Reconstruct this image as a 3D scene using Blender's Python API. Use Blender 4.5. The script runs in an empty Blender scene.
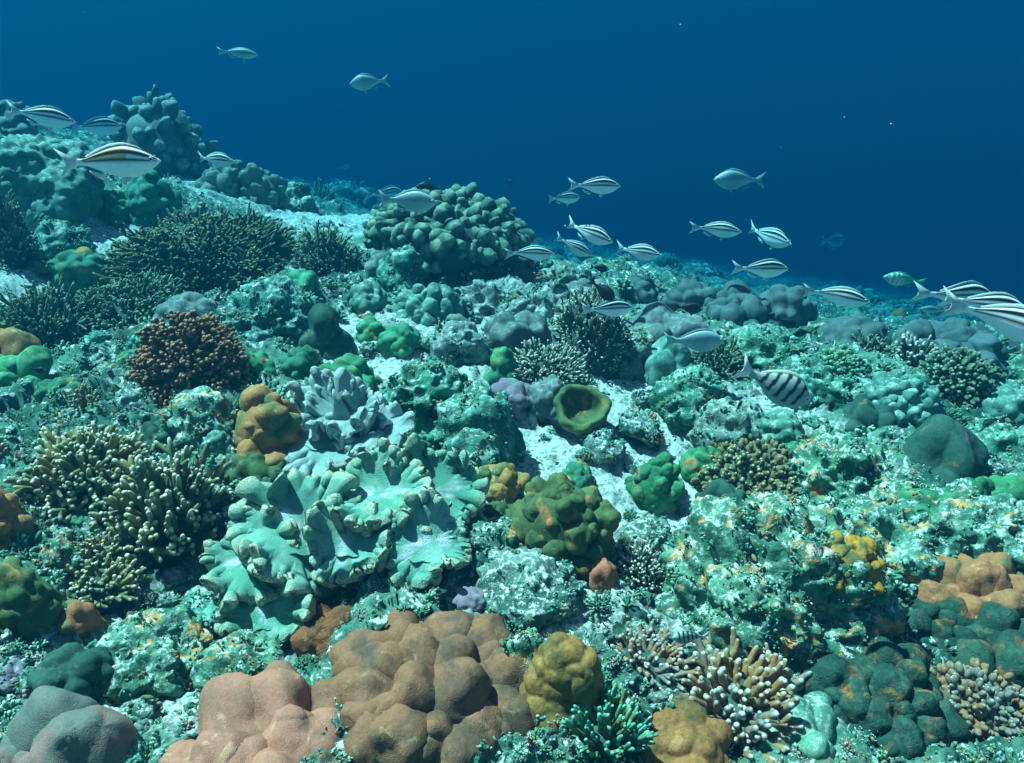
import bpy, math
import numpy as np
from mathutils import Vector, Matrix, Euler

# ------------------------------------------------------------------ camera, world, sun, exposure
scene = bpy.context.scene
COL = scene.collection
W, H_ = 1024, 763
CAM = np.array([0.0, 0.0, 1.30]); PITCH = 27.0; HFOV = 65.0
cd = bpy.data.cameras.new('camera'); cam = bpy.data.objects.new('camera', cd); COL.objects.link(cam)
cam.location = CAM; cam.rotation_euler = (math.radians(90 - PITCH), 0, 0)
cd.sensor_fit = 'HORIZONTAL'; cd.angle = math.radians(HFOV); cd.clip_start = 0.05; cd.clip_end = 500
scene.camera = cam
FPX = (W / 2) / math.tan(math.radians(HFOV / 2))

SUN_EL, SUN_AZ = 62.0, -62.0            # azimuth from +Y (away from the camera) towards +X
world = bpy.data.worlds.new('World'); scene.world = world; world.use_nodes = True
nt = world.node_tree; bg = nt.nodes['Background']
sky = nt.nodes.new('ShaderNodeTexSky'); sky.sky_type = 'NISHITA'; sky.sun_disc = False
sky.sun_elevation = math.radians(SUN_EL); sky.sun_rotation = math.radians(SUN_AZ)
nt.links.new(sky.outputs[0], bg.inputs[0]); bg.inputs[1].default_value = 0.05
sd = bpy.data.lights.new('sun', 'SUN'); sd.energy = 5.0; sd.angle = math.radians(0.6); sd.color = (0.90, 1.0, 0.90)   # sunlight already filtered by the water above
sun = bpy.data.objects.new('sun', sd); COL.objects.link(sun)
_e, _a = math.radians(SUN_EL), math.radians(SUN_AZ)
sdir = Vector((math.sin(_a) * math.cos(_e), math.cos(_a) * math.cos(_e), math.sin(_e)))
sun.rotation_euler = sdir.to_track_quat('Z', 'Y').to_euler(); sun.location = (0, 0, 8)
vs = scene.view_settings; vs.view_transform = 'Standard'; vs.look = 'None'; vs.gamma = 1; vs.use_curve_mapping = False
vs.exposure = 1.62
cy = scene.cycles
cy.use_denoising = True; cy.max_bounces = 6; cy.diffuse_bounces = 2; cy.glossy_bounces = 2; cy.volume_bounces = 1
cy.transparent_max_bounces = 4; cy.use_adaptive_sampling = True; cy.adaptive_threshold = 0.02
cy.caustics_reflective = False; cy.caustics_refractive = False

# ------------------------------------------------------------------ numpy noise
def _h(ix, iy, iz, s):
    n = (ix.astype(np.int64) * 73856093) ^ (iy.astype(np.int64) * 19349663) ^ (iz.astype(np.int64) * 83492791) ^ (s * 2654435761)
    n = (n ^ (n >> 13)) * 1274126177 & 0x7fffffff
    n = (n ^ (n >> 16)) * 668265263 & 0x7fffffff
    return (n ^ (n >> 15)) & 0xffffff
def rnd3(ix, iy, iz, s): return _h(ix, iy, iz, s) / float(0xffffff)
G = np.array([[1,1,0],[-1,1,0],[1,-1,0],[-1,-1,0],[1,0,1],[-1,0,1],[1,0,-1],[-1,0,-1],[0,1,1],[0,-1,1],[0,1,-1],[0,-1,-1],[1,1,0],[-1,1,0],[0,-1,1],[0,-1,-1]], float)
def perlin(p, s=0):
    i = np.floor(p).astype(np.int64); f = p - i; u = f * f * f * (f * (f * 6 - 15) + 10)
    r = []
    for dx in (0, 1):
        for dy in (0, 1):
            for dz in (0, 1):
                g = G[_h(i[:, 0] + dx, i[:, 1] + dy, i[:, 2] + dz, s) & 15]
                r.append(g[:, 0] * (f[:, 0] - dx) + g[:, 1] * (f[:, 1] - dy) + g[:, 2] * (f[:, 2] - dz))
    a = [r[k] + (r[k + 1] - r[k]) * u[:, 2] for k in (0, 2, 4, 6)]
    b0 = a[0] + (a[1] - a[0]) * u[:, 1]; b1 = a[2] + (a[3] - a[2]) * u[:, 1]
    return b0 + (b1 - b0) * u[:, 0]
def fbm(p, s=0, o=4, gain=0.5):
    v = 0; a = 1.0; t = 0
    for k in range(o):
        v = v + a * perlin(p * (2.03 ** k) + 17.3 * k, s + k); t += a; a *= gain
    return v / t
def ridged(p, s=0, o=4):
    v = 0; a = 1.0; t = 0
    for k in range(o):
        v = v + a * (1 - 2 * np.abs(perlin(p * (2.1 ** k) + 9.1 * k, s + k))); t += a; a *= 0.5
    return v / t
def worley(p, s=0, flat=False):
    i = np.floor(p).astype(np.int64); f1 = np.full(len(p), 9.0); f2 = np.full(len(p), 9.0)
    for dx in (-1, 0, 1):
        for dy in (-1, 0, 1):
            for dz in ((0,) if flat else (-1, 0, 1)):
                c = i + np.array([dx, dy, dz])
                q = np.stack([c[:, k] + 0.12 + 0.76 * rnd3(c[:, 0], c[:, 1], c[:, 2], s + 31 * k) for k in range(3)], 1)
                if flat: q[:, 2] = p[:, 2]
                d = ((p - q) ** 2).sum(1)
                m = d < f1
                f2 = np.where(m, f1, np.minimum(f2, d)); f1 = np.where(m, d, f1)
    return np.sqrt(f1), np.sqrt(f2)

def cs(x, xs, ys):   # smooth interpolation
    x = np.asarray(x, float); k = np.clip(np.searchsorted(xs, x) - 1, 0, len(xs) - 2); xs = np.asarray(xs, float); ys = np.asarray(ys, float)
    m = np.gradient(ys, xs); h = xs[k + 1] - xs[k]; t = (x - xs[k]) / h
    return (2*t**3-3*t**2+1)*ys[k] + (t**3-2*t**2+t)*h*m[k] + (-2*t**3+3*t**2)*ys[k+1] + (t**3-t**2)*h*m[k+1]

# ------------------------------------------------------------------ terrain
def smoothpos(x, k): return 0.5 * (x + np.sqrt(x * x + k * k))
def macro(x, y):
    u = 0.44 * x + 0.85 * y
    z = -0.30 * np.tanh(x / 4.0) * np.where(x > 0, 0.45, 1.0)
    z = z - 0.45 * smoothpos(u - 3.35, 0.7) + 0.13 * smoothpos(u - 6.6, 1.5)
    d = smoothpos(-1.6 - x, 0.5) * np.clip((y - 2.0) / 2.5, 0, 1)
    z = z + 0.11 * np.minimum(d, 2.5)
    return -14.0 + np.logaddexp(0, (z + 14.0) * 1.5) / 1.5
def P2(x, y, s): return np.stack([x * s, y * s, np.full_like(x, 3.7)], 1)
def height(x, y, lo=False, sand=None):
    x = np.atleast_1d(np.asarray(x, float)); y = np.atleast_1d(np.asarray(y, float))
    r = np.hypot(x, y); far = np.clip(1.3 - r / 30, 0.3, 1)
    z = macro(x, y) + 0.13 * perlin(P2(x, y, 0.9), 5) + 0.07 * perlin(P2(x, y, 2.1), 6)
    if lo: return z + 0.042
    u_ = 0.44 * x + 0.85 * y; fm = np.clip((u_ - 4.3) / 1.2, 0, 1) * np.clip(2.2 - r / 12, 0, 1)
    a, b = worley(P2(x + 0.3 * perlin(P2(x, y, 1.5), 51), y, 1.25), 52, True); z = z + fm * 0.30 * np.clip(1 - 1.9 * a ** 2, 0, 1) ** 0.7
    a, b = worley(P2(x, y, 3.1), 53, True); z = z + fm * (0.13 * np.clip(1 - 1.6 * a ** 2, 0, 1) - 0.24)
    k = 1.0 if sand is None else (1 - 0.75 * sand)
    z = z + far * k * (0.045 * ridged(P2(x, y, 3.6), 8, 3) + 0.03 * perlin(P2(x, y, 9), 9) + 0.017 * ridged(P2(x, y, 17), 10, 2))
    wx = x + 0.03 * perlin(P2(x, y, 12), 21); wy = y + 0.03 * perlin(P2(x, y, 12), 22)
    a, b = worley(P2(wx, wy, 8.0), 11, True); z = z + k * 0.045 * (1 - np.minimum(a, 1) ** 2) * (perlin(P2(x, y, 2.5), 31) > -0.05)
    a, b = worley(P2(wx, wy, 21.0), 12, True); z = z + (0.35 + 0.65 * k) * 0.020 * (1 - np.minimum(a, 1) ** 2)
    z = z + (0.5 + 0.5 * k) * (0.010 * perlin(P2(x, y, 45), 13) + 0.006 * perlin(P2(x, y, 95), 14))
    return z
_cp, _sp = math.cos(math.radians(PITCH)), math.sin(math.radians(PITCH))
def ray(px, py):
    a = (px - W / 2) / FPX; b = -(py - H_ / 2) / FPX
    d = np.array([a, _cp + b * _sp, -_sp + b * _cp]); return d / np.linalg.norm(d)
_T = np.exp(np.linspace(math.log(0.5), math.log(45), 900))
def hit(px, py):
    d = ray(px, py); q = CAM + d * _T[:, None]
    g = q[:, 2] - height(q[:, 0], q[:, 1], True)
    k = np.argmax(g < 0)
    if g[k] >= 0: return _T[-1], q[-1]
    t = _T[k - 1] + (_T[k] - _T[k - 1]) * g[k - 1] / (g[k - 1] - g[k]) if k else _T[0]
    return t, CAM + d * t
def project(p):
    v = np.asarray(p, float) - CAM
    zc = v[1] * _cp - v[2] * _sp; yc = v[1] * _sp + v[2] * _cp
    return W / 2 + FPX * v[0] / zc, H_ / 2 - FPX * yc / zc

# ------------------------------------------------------------------ mesh helpers
def mk(name, V, Fs, mat=None, parent=None, attrs=None, smooth=True, col=None):
    me = bpy.data.meshes.new(name)
    if not isinstance(Fs, (list, tuple)): Fs = [Fs]
    Fs = [np.asarray(f) for f in Fs if len(f)]
    V = np.asarray(V, np.float32)
    me.vertices.add(len(V)); me.vertices.foreach_set('co', V.ravel())
    tot = np.concatenate([np.full(len(f), f.shape[1]) for f in Fs]); idx = np.concatenate([f.ravel() for f in Fs]).astype(np.int32)
    st = np.concatenate([[0], np.cumsum(tot)[:-1]]).astype(np.int32)
    me.loops.add(len(idx)); me.loops.foreach_set('vertex_index', idx)
    me.polygons.add(len(tot)); me.polygons.foreach_set('loop_start', st)
    if smooth: me.polygons.foreach_set('use_smooth', np.ones(len(tot), bool))
    me.update(calc_edges=True); me.validate()
    for k, a in (attrs or {}).items():
        at = me.attributes.new(k, 'FLOAT', 'POINT'); at.data.foreach_set('value', np.asarray(a, np.float32))
    if col is not None:
        ca = me.color_attributes.new('Col', 'FLOAT_COLOR', 'POINT')
        c4 = np.ones((len(V), 4), np.float32); c4[:, :3] = col; ca.data.foreach_set('color', c4.ravel())
    if mat: me.materials.append(mat)
    o = bpy.data.objects.new(name, me); COL.objects.link(o)
    if parent: o.parent = parent
    return o
def tag(o, label=None, cat=None, group=None, kind=None):
    if label: o['label'] = label
    if cat: o['category'] = cat
    if group: o['group'] = group
    if kind: o['kind'] = kind
    return o
def empty(name, loc, rz=0):
    o = bpy.data.objects.new(name, None); COL.objects.link(o); o.location = loc; o.rotation_euler = (0, 0, rz)
    o.empty_display_size = 0.05; return o
def join(parts):
    """parts: list of (V, [F..], attr) -> merged"""
    Vs, Fs, As = [], {}, []; n = 0
    for V, F, A in parts:
        Vs.append(V); As.append(A)
        for f in F:
            if len(f): Fs.setdefault(f.shape[1], []).append(np.asarray(f) + n)
        n += len(V)
    return np.concatenate(Vs), [np.concatenate(v) for v in Fs.values()], np.concatenate(As)
_ico = {}
def ico(sub):
    if sub not in _ico:
        import bmesh
        bm = bmesh.new(); bmesh.ops.create_icosphere(bm, subdivisions=sub, radius=1.0)
        _ico[sub] = (np.array([v.co[:] for v in bm.verts]), np.array([[v.index for v in f.verts] for f in bm.faces])); bm.free()
    return _ico[sub]
def uvs(nu, nv):
    V = [[0, 0, 1]]
    for j in range(1, nv):
        t = math.pi * j / nv
        for i in range(nu): V.append([math.sin(t) * math.cos(2 * math.pi * i / nu), math.sin(t) * math.sin(2 * math.pi * i / nu), math.cos(t)])
    V.append([0, 0, -1]); Q = []; T = []
    for i in range(nu): T.append([0, 1 + i, 1 + (i + 1) % nu])
    for j in range(nv - 2):
        for i in range(nu):
            a = 1 + j * nu; b = a + nu; Q.append([a + i, b + i, b + (i + 1) % nu, a + (i + 1) % nu])
    a = 1 + (nv - 2) * nu
    for i in range(nu): T.append([a + i, len(V) - 1, a + (i + 1) % nu])
    return np.array(V, float), np.array(Q), np.array(T)
def blobs(C, D, r, l, nu=8, nv=6, rs=None):
    """ellipsoids at C with axis D (unit), radius r, length l"""
    V0, Q, T = uvs(nu, nv); N = len(C)
    ref = np.where(np.abs(D[:, 2:3]) < 0.9, [[0, 0, 1.0]], [[1.0, 0, 0]])
    X = np.cross(ref, D); X /= np.linalg.norm(X, axis=1, keepdims=True) + 1e-9; Y = np.cross(D, X)
    V = (C[:, None] + V0[None, :, 0:1] * X[:, None] * r[:, None, None] + V0[None, :, 1:2] * Y[:, None] * (r * (1 if rs is None else rs))[:, None, None] + V0[None, :, 2:3] * D[:, None] * l[:, None, None])
    off = (np.arange(N) * len(V0))[:, None, None]
    A = np.tile((V0[:, 2] * 0.5 + 0.5) ** 2, N)
    return V.reshape(-1, 3), [(Q[None] + off).reshape(-1, 4), (T[None] + off).reshape(-1, 3)], A
def tubes(A, B, C, r0, r1, K=6, S=6, bulb=0.0):
    """quadratic bezier tubes from A via B to C, rounded tips"""
    N = len(A); t = np.concatenate([np.linspace(0, 0.86, K - 2), [0.95, 0.988]])
    prof = np.concatenate([np.ones(K - 2), [0.86, 0.5]])
    P = ((1 - t)[None, :, None] ** 2 * A[:, None] + 2 * (t * (1 - t))[None, :, None] * B[:, None] + (t ** 2)[None, :, None] * C[:, None])
    Tn = (2 * (1 - t)[None, :, None] * (B - A)[:, None] + 2 * t[None, :, None] * (C - B)[:, None]); Tn /= np.linalg.norm(Tn, axis=2, keepdims=True) + 1e-9
    ref = np.where(np.abs(Tn[:, 0, 2:3]) < 0.9, [[0, 0, 1.0]], [[1.0, 0, 0]])[:, None]
    X = np.cross(np.broadcast_to(ref, Tn.shape), Tn); X /= np.linalg.norm(X, axis=2, keepdims=True) + 1e-9; Y = np.cross(Tn, X)
    rad = (r0[:, None] * (1 - t) + r1[:, None] * t) * prof * (1 + bulb * np.exp(-((t - 0.85) / 0.13) ** 2))
    th = np.arange(S) * 2 * math.pi / S
    V = P[:, :, None] + rad[:, :, None, None] * (np.cos(th)[None, None, :, None] * X[:, :, None] + np.sin(th)[None, None, :, None] * Y[:, :, None])
    V = np.concatenate([V.reshape(N, K * S, 3), C[:, None]], 1); n1 = K * S + 1
    i = np.arange(S); j = (i + 1) % S
    q = np.concatenate([np.stack([k * S + i, k * S + j, (k + 1) * S + j, (k + 1) * S + i], 1) for k in range(K - 1)])
    c = np.stack([(K - 1) * S + i, (K - 1) * S + j, np.full(S, K * S)], 1); off = (np.arange(N) * n1)[:, None, None]
    at = np.concatenate([np.repeat(t, S), [1.0]])
    return V.reshape(-1, 3), [(q[None] + off).reshape(-1, 4), (c[None] + off).reshape(-1, 3)], np.tile(at, N)

# ------------------------------------------------------------------ materials
MATS = {}
def ramp(nt, fac, stops, interp='LINEAR'):
    r = nt.nodes.new('ShaderNodeValToRGB'); r.color_ramp.interpolation = interp; e = r.color_ramp.elements
    while len(e) > 1: e.remove(e[-1])
    for k, (p, c) in enumerate(stops):
        x = e[0] if k == 0 else e.new(p)
        x.position = p; x.color = (*c, 1) if len(c) == 3 else c
    nt.links.new(fac, r.inputs[0]); return r.outputs[0]
def mixc(nt, f, a, b):
    m = nt.nodes.new('ShaderNodeMix'); m.data_type = 'RGBA'
    for s, v in ((m.inputs[0], f), (m.inputs[6], a), (m.inputs[7], b)):
        if hasattr(v, 'links'): nt.links.new(v, s)
        else: s.default_value = v if isinstance(v, (int, float)) else (*v, 1)
    return m.outputs[2]
def noise(nt, vec, sc, det=4, rough=0.6, dist=0.0):
    n = nt.nodes.new('ShaderNodeTexNoise'); n.inputs['Scale'].default_value = sc; n.inputs['Detail'].default_value = det
    n.inputs['Roughness'].default_value = rough; n.inputs['Distortion'].default_value = dist
    nt.links.new(vec, n.inputs['Vector']); return n.outputs['Fac']
def mathn(nt, op, a, b=None, c=None, clamp=False):
    m = nt.nodes.new('ShaderNodeMath'); m.operation = op; m.use_clamp = clamp
    for s, v in zip(m.inputs, (a, b, c)):
        if v is None: continue
        if hasattr(v, 'links'): nt.links.new(v, s)
        else: s.default_value = v
    return m.outputs[0]
def sm(nt, v, lo, hi):
    m = nt.nodes.new('ShaderNodeMapRange'); m.interpolation_type = 'SMOOTHSTEP'
    nt.links.new(v, m.inputs[0]); m.inputs[1].default_value = lo; m.inputs[2].default_value = hi; return m.outputs[0]
def reefmat(name, base, alt, spot=None, scale=8, tip=None, tipr=(0.6, 0.95), silt=0.0, silt_lit=(0.62, 0.66, 0.62), bump=0.35, bsc=220, rough=0.8, patch=(0.45, 0.6), spotr=(0.6, 0.68), spec=0.25, fine=0.35):
    if name in MATS: return MATS[name]
    m = bpy.data.materials.new(name); m.use_nodes = True; nt = m.node_tree; b = nt.nodes['Principled BSDF']
    tc = nt.nodes.new('ShaderNodeTexCoord').outputs['Object']
    oi = nt.nodes.new('ShaderNodeObjectInfo')
    va = nt.nodes.new('ShaderNodeVectorMath'); va.operation = 'ADD'; nt.links.new(tc, va.inputs[0])
    mu = nt.nodes.new('ShaderNodeMath'); mu.operation = 'MULTIPLY'; mu.inputs[1].default_value = 37.0; nt.links.new(oi.outputs['Random'], mu.inputs[0]); nt.links.new(mu.outputs[0], va.inputs[1])
    v = va.outputs[0]
    c = mixc(nt, sm(nt, noise(nt, v, scale, 5, 0.65, 0.4), *patch), base, alt)
    if spot: c = mixc(nt, sm(nt, noise(nt, v, scale * 2.3, 4, 0.6, 0.8), *spotr), c, spot)
    if silt:
        g = nt.nodes.new('ShaderNodeNewGeometry'); s = nt.nodes.new('ShaderNodeSeparateXYZ'); nt.links.new(g.outputs['Normal'], s.inputs[0])
        up = sm(nt, s.outputs[2], 0.35, 0.9)
        c = mixc(nt, mathn(nt, 'MULTIPLY', mathn(nt, 'MULTIPLY', up, sm(nt, noise(nt, v, scale * 5.5, 6, 0.8), 0.50, 0.58)), silt), c, silt_lit)  # silt on upward faces, brightened to put sunlit-top contrast into the colour
    fn = noise(nt, v, bsc * 0.45, 4, 0.7)
    hs = nt.nodes.new('ShaderNodeHueSaturation'); nt.links.new(c, hs.inputs['Color'])
    nt.links.new(mathn(nt, 'MULTIPLY_ADD', fn, fine * 4, 1 - fine * 2), hs.inputs['Value'])
    # each colony a little lighter or darker, a little off in hue
    nt.links.new(mathn(nt, 'MULTIPLY_ADD', oi.outputs['Random'], 0.04, 0.48), hs.inputs['Hue'])
    c = hs.outputs[0]
    if tip:
        at = nt.nodes.new('ShaderNodeAttribute'); at.attribute_name = 'tip'
        c = mixc(nt, mathn(nt, 'MULTIPLY', sm(nt, at.outputs['Fac'], *tipr), mathn(nt, 'MULTIPLY_ADD', sm(nt, noise(nt, v, 38, 3, 0.6), 0.38, 0.6), 0.75, 0.25)), c, tip)
    nt.links.new(c, b.inputs['Base Color']); b.inputs['Roughness'].default_value = rough
    b.inputs['Specular IOR Level'].default_value = spec
    if bump:
        bn = nt.nodes.new('ShaderNodeBump'); bn.inputs['Strength'].default_value = bump; bn.inputs['Distance'].default_value = 0.006
        hsrc = noise(nt, v, bsc, 3, 0.7)
        if bsc >= 420:
            vo = nt.nodes.new('ShaderNodeTexVoronoi'); vo.inputs['Scale'].default_value = 420; nt.links.new(v, vo.inputs['Vector'])
            hsrc = mathn(nt, 'ADD', mathn(nt, 'MULTIPLY', vo.outputs['Distance'], 0.9), mathn(nt, 'MULTIPLY', hsrc, 0.8))
            hsrc = mathn(nt, 'ADD', hsrc, mathn(nt, 'MULTIPLY', noise(nt, v, 60, 5, 0.75), 1.3))
        nt.links.new(hsrc, bn.inputs['Height']); nt.links.new(bn.outputs[0], b.inputs['Normal'])
    MATS[name] = m; return m
TEAL = (0.045, 0.26, 0.17); DTEAL = (0.02, 0.12, 0.09); PALE = (0.42, 0.52, 0.46); RUST = (0.42, 0.17, 0.045); WHITE = (0.62, 0.66, 0.62)
def M(k):
    d = {
     'grey':   dict(base=(0.08, 0.12, 0.11), alt=(0.15, 0.19, 0.165), spot=(0.07, 0.2, 0.15), silt=0.2),
     'paleg':  dict(base=(0.05, 0.16, 0.115), alt=(0.11, 0.24, 0.18), spot=(0.03, 0.20, 0.11), silt=0.4),
     'green':  dict(base=(0.02, 0.15, 0.075), alt=(0.045, 0.24, 0.13), spot=(0.16, 0.20, 0.05), silt=0.1),
     'greeno': dict(base=(0.02, 0.12, 0.06), alt=(0.045, 0.20, 0.10), spot=(0.42, 0.19, 0.05), silt=0.0, spotr=(0.57, 0.66)),
     'olive':  dict(base=(0.045, 0.085, 0.03), alt=(0.085, 0.13, 0.045), spot=(0.32, 0.15, 0.04), scale=6, spotr=(0.54, 0.68)),
     'orange': dict(base=(0.32, 0.135, 0.05), alt=(0.09, 0.13, 0.05), spot=(0.5, 0.27, 0.12), scale=10, patch=(0.5, 0.64)),
     'ochre':  dict(base=(0.24, 0.125, 0.03), alt=(0.11, 0.08, 0.02), spot=(0.32, 0.19, 0.06), scale=7, fine=0.5),
     'brown':  dict(base=(0.215, 0.080, 0.046), alt=(0.10, 0.052, 0.034), spot=(0.27, 0.13, 0.08), scale=9, bump=0.3, bsc=420, fine=0.3),
     'tan':    dict(base=(0.36, 0.15, 0.09), alt=(0.25, 0.12, 0.07), spot=(0.44, 0.22, 0.13), scale=9, bump=0.3, bsc=420, fine=0.25),
     'greybr': dict(base=(0.11, 0.12, 0.10), alt=(0.20, 0.13, 0.10), spot=(0.05, 0.14, 0.10), scale=9, bump=0.3, bsc=420, fine=0.25),
     'rustf':  dict(base=(0.22, 0.07, 0.025), alt=(0.13, 0.05, 0.025), spot=(0.4, 0.16, 0.06), scale=30, bump=1.0),
     'dteal':  dict(base=(0.012, 0.052, 0.038), alt=(0.028, 0.085, 0.06), spot=(0.14, 0.10, 0.05), scale=9),
     'dorange': dict(base=(0.012, 0.045, 0.032), alt=(0.03, 0.08, 0.055), spot=(0.26, 0.11, 0.03), scale=11, spotr=(0.52, 0.70), bump=0.8, fine=0.5),
     'mauve':  dict(base=(0.17, 0.13, 0.17), alt=(0.13, 0.2, 0.18), spot=(0.35, 0.3, 0.35)),
     'yell':   dict(base=(0.36, 0.135, 0.02), alt=(0.10, 0.09, 0.03), spot=(0.12, 0.10, 0.02), scale=14, fine=0.5),
     'rock':   dict(base=(0.03, 0.085, 0.065), alt=(0.12, 0.20, 0.165), spot=(0.26, 0.15, 0.07), scale=9, silt=0.8, bump=0.9, bsc=120, fine=0.55, spotr=(0.64, 0.70)),
     'rockg':  dict(base=(0.02, 0.11, 0.07), alt=(0.06, 0.24, 0.16), spot=(0.40, 0.46, 0.40), scale=11, silt=0.5, bump=0.9, bsc=120, fine=0.5),
     'rocko':  dict(base=(0.025, 0.10, 0.06), alt=(0.09, 0.22, 0.14), spot=(0.48, 0.22, 0.07), scale=8, silt=0.7, bump=0.9, bsc=120, fine=0.55, spotr=(0.55, 0.64)),
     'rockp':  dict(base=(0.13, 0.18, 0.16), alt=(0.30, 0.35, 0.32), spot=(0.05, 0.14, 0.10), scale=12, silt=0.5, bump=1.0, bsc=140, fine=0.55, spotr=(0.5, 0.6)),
     'bfine':  dict(base=(0.05, 0.10, 0.065), alt=(0.08, 0.13, 0.07), tip=(0.36, 0.42, 0.28), tipr=(0.72, 1.0), scale=12, spec=0.3),
     'byel':   dict(base=(0.03, 0.065, 0.04), alt=(0.07, 0.085, 0.035), tip=(0.40, 0.38, 0.18), tipr=(0.8, 1.0), scale=12),
     'bwhite': dict(base=(0.06, 0.10, 0.075), alt=(0.11, 0.15, 0.10), tip=(0.70, 0.66, 0.54), tipr=(0.7, 0.98), scale=12),
     'bstag':  dict(base=(0.09, 0.12, 0.055), alt=(0.20, 0.15, 0.06), tip=(0.62, 0.58, 0.42), tipr=(0.8, 1.0), scale=8, fine=0.3),
     'bteal':  dict(base=(0.12, 0.17, 0.06), alt=(0.05, 0.2, 0.12), tip=(0.12, 0.42, 0.30), tipr=(0.65, 0.98), scale=12),
     'bblue':  dict(base=(0.26, 0.13, 0.06), alt=(0.16, 0.16, 0.13), tip=(0.50, 0.50, 0.44), tipr=(0.86, 1.0), scale=9),
     'bgreen': dict(base=(0.04, 0.17, 0.11), alt=(0.10, 0.22, 0.12), tip=(0.34, 0.50, 0.38), tipr=(0.7, 1.0), scale=9),
     'poc':    dict(base=(0.10, 0.06, 0.035), alt=(0.17, 0.09, 0.05), tip=(0.55, 0.27, 0.16), tipr=(0.45, 0.98), scale=6, patch=(0.4, 0.6)),
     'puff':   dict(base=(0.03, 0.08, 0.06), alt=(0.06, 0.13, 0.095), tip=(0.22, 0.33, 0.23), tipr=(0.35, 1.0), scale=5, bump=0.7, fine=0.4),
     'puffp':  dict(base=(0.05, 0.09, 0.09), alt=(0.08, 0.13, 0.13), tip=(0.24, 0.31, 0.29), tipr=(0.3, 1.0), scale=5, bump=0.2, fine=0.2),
     'leath':  dict(base=(0.12, 0.35, 0.25), alt=(0.20, 0.42, 0.31), tip=(0.48, 0.52, 0.56), tipr=(0.45, 0.9), scale=6, bump=0.6, bsc=500, fine=0.3, rough=0.65),
     'leathb': dict(base=(0.25, 0.40, 0.38), alt=(0.32, 0.44, 0.43), tip=(0.5, 0.55, 0.6), tipr=(0.3, 0.9), scale=6, bump=0.3, bsc=500, fine=0.2, rough=0.6),
     'lip':    dict(base=(0.16, 0.2, 0.09), alt=(0.3, 0.38, 0.28), spot=(0.6, 0.55, 0.4), scale=60, bump=1.0, bsc=400, fine=0.6),
     'core':   dict(base=(0.03, 0.06, 0.05), alt=(0.05, 0.10, 0.07), scale=9, bump=0.8),
    }[k]
    return reefmat(k, **d)

# ------------------------------------------------------------------ coral shapes (local, z up, base at z=0)
def dome_pts(R, H, sub, under=0.55, sink=0.25):
    V, F = ico(sub); z = V[:, 2]
    rr = np.where(z < 0, 1 - under * (-z) ** 1.5 * 0.6, 1.0)
    e = 0.85
    P = np.stack([V[:, 0] * R * rr, V[:, 1] * R * rr, np.where(z > 0, np.abs(z) ** e * H, z * H * 0.6 * 1.0)], 1)
    P[:, 2] += 0.0
    return P, V, F
def lobed(R, H, lobe, amp, seed, sub=5, lump=0.18, rough=0.0, elong=1.0):
    P, N, F = dome_pts(R, H, sub)
    s = seed * 3.17; m = (R + H) / 2; q_ = np.random.RandomState(seed); P = P * [1 + 0.16 * (q_.rand() - 0.5), 1 + 0.16 * (q_.rand() - 0.5), 1]; P[:, 0] += P[:, 2] * 0.25 * (q_.rand() - 0.5)
    amp = amp * 2.1; lo = perlin(P / (m * 0.9) + s, seed) ; P = P + N * (lo * lump * m * 1.6)[:, None]
    wp = P + 0.25 * lobe * np.stack([perlin(P / (lobe * 1.3) + s + k * 7, seed + k) for k in range(3)], 1)
    a, b = worley(wp / lobe * [1, 1, elong] + s, seed)
    P = P + N * (amp * lobe * (1 - np.minimum(a, 1.05) ** 2 * 1.5))[:, None]
    a2, _ = worley(wp / lobe * 2.4 + s, seed + 5); P = P + N * (amp * 0.15 * lobe * (1 - a2 ** 2))[:, None]
    P = P + N * (0.02 * m * fbm(P / (m * 0.22) + s, seed + 8, 3))[:, None]
    if rough: P = P + N * (rough * fbm(P / 0.035 + s, seed, 3))[:, None]
    return P, [F]
def rocky(R, H, seed, sub=6, k=1.0):
    P, N, F = dome_pts(R, H, sub, under=0.8); s = seed * 2.71; m = (R + H) / 2
    P = P + N * (0.45 * m * perlin(P / m + s, seed))[:, None]
    a, _ = worley(P / (m * 0.42) + s, seed); P = P + N * (0.17 * m * (1 - a ** 2 * 1.3))[:, None]
    P = P + N * (k * 0.035 * ridged(P / 0.10 + s, seed, 3))[:, None]
    P = P + N * (k * 0.014 * fbm(P / 0.03 + s, seed + 9, 3))[:, None]
    a, _ = worley(P / 0.035 + s, seed + 3); P = P + N * (k * 0.010 * (1 - a ** 2))[:, None]
    a, _ = worley(P / 0.085 + s, seed + 4); P = P - N * (k * 0.045 * np.clip(1 - a / 0.42, 0, 1) ** 0.7)[:, None]
    return P, [F]
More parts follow.
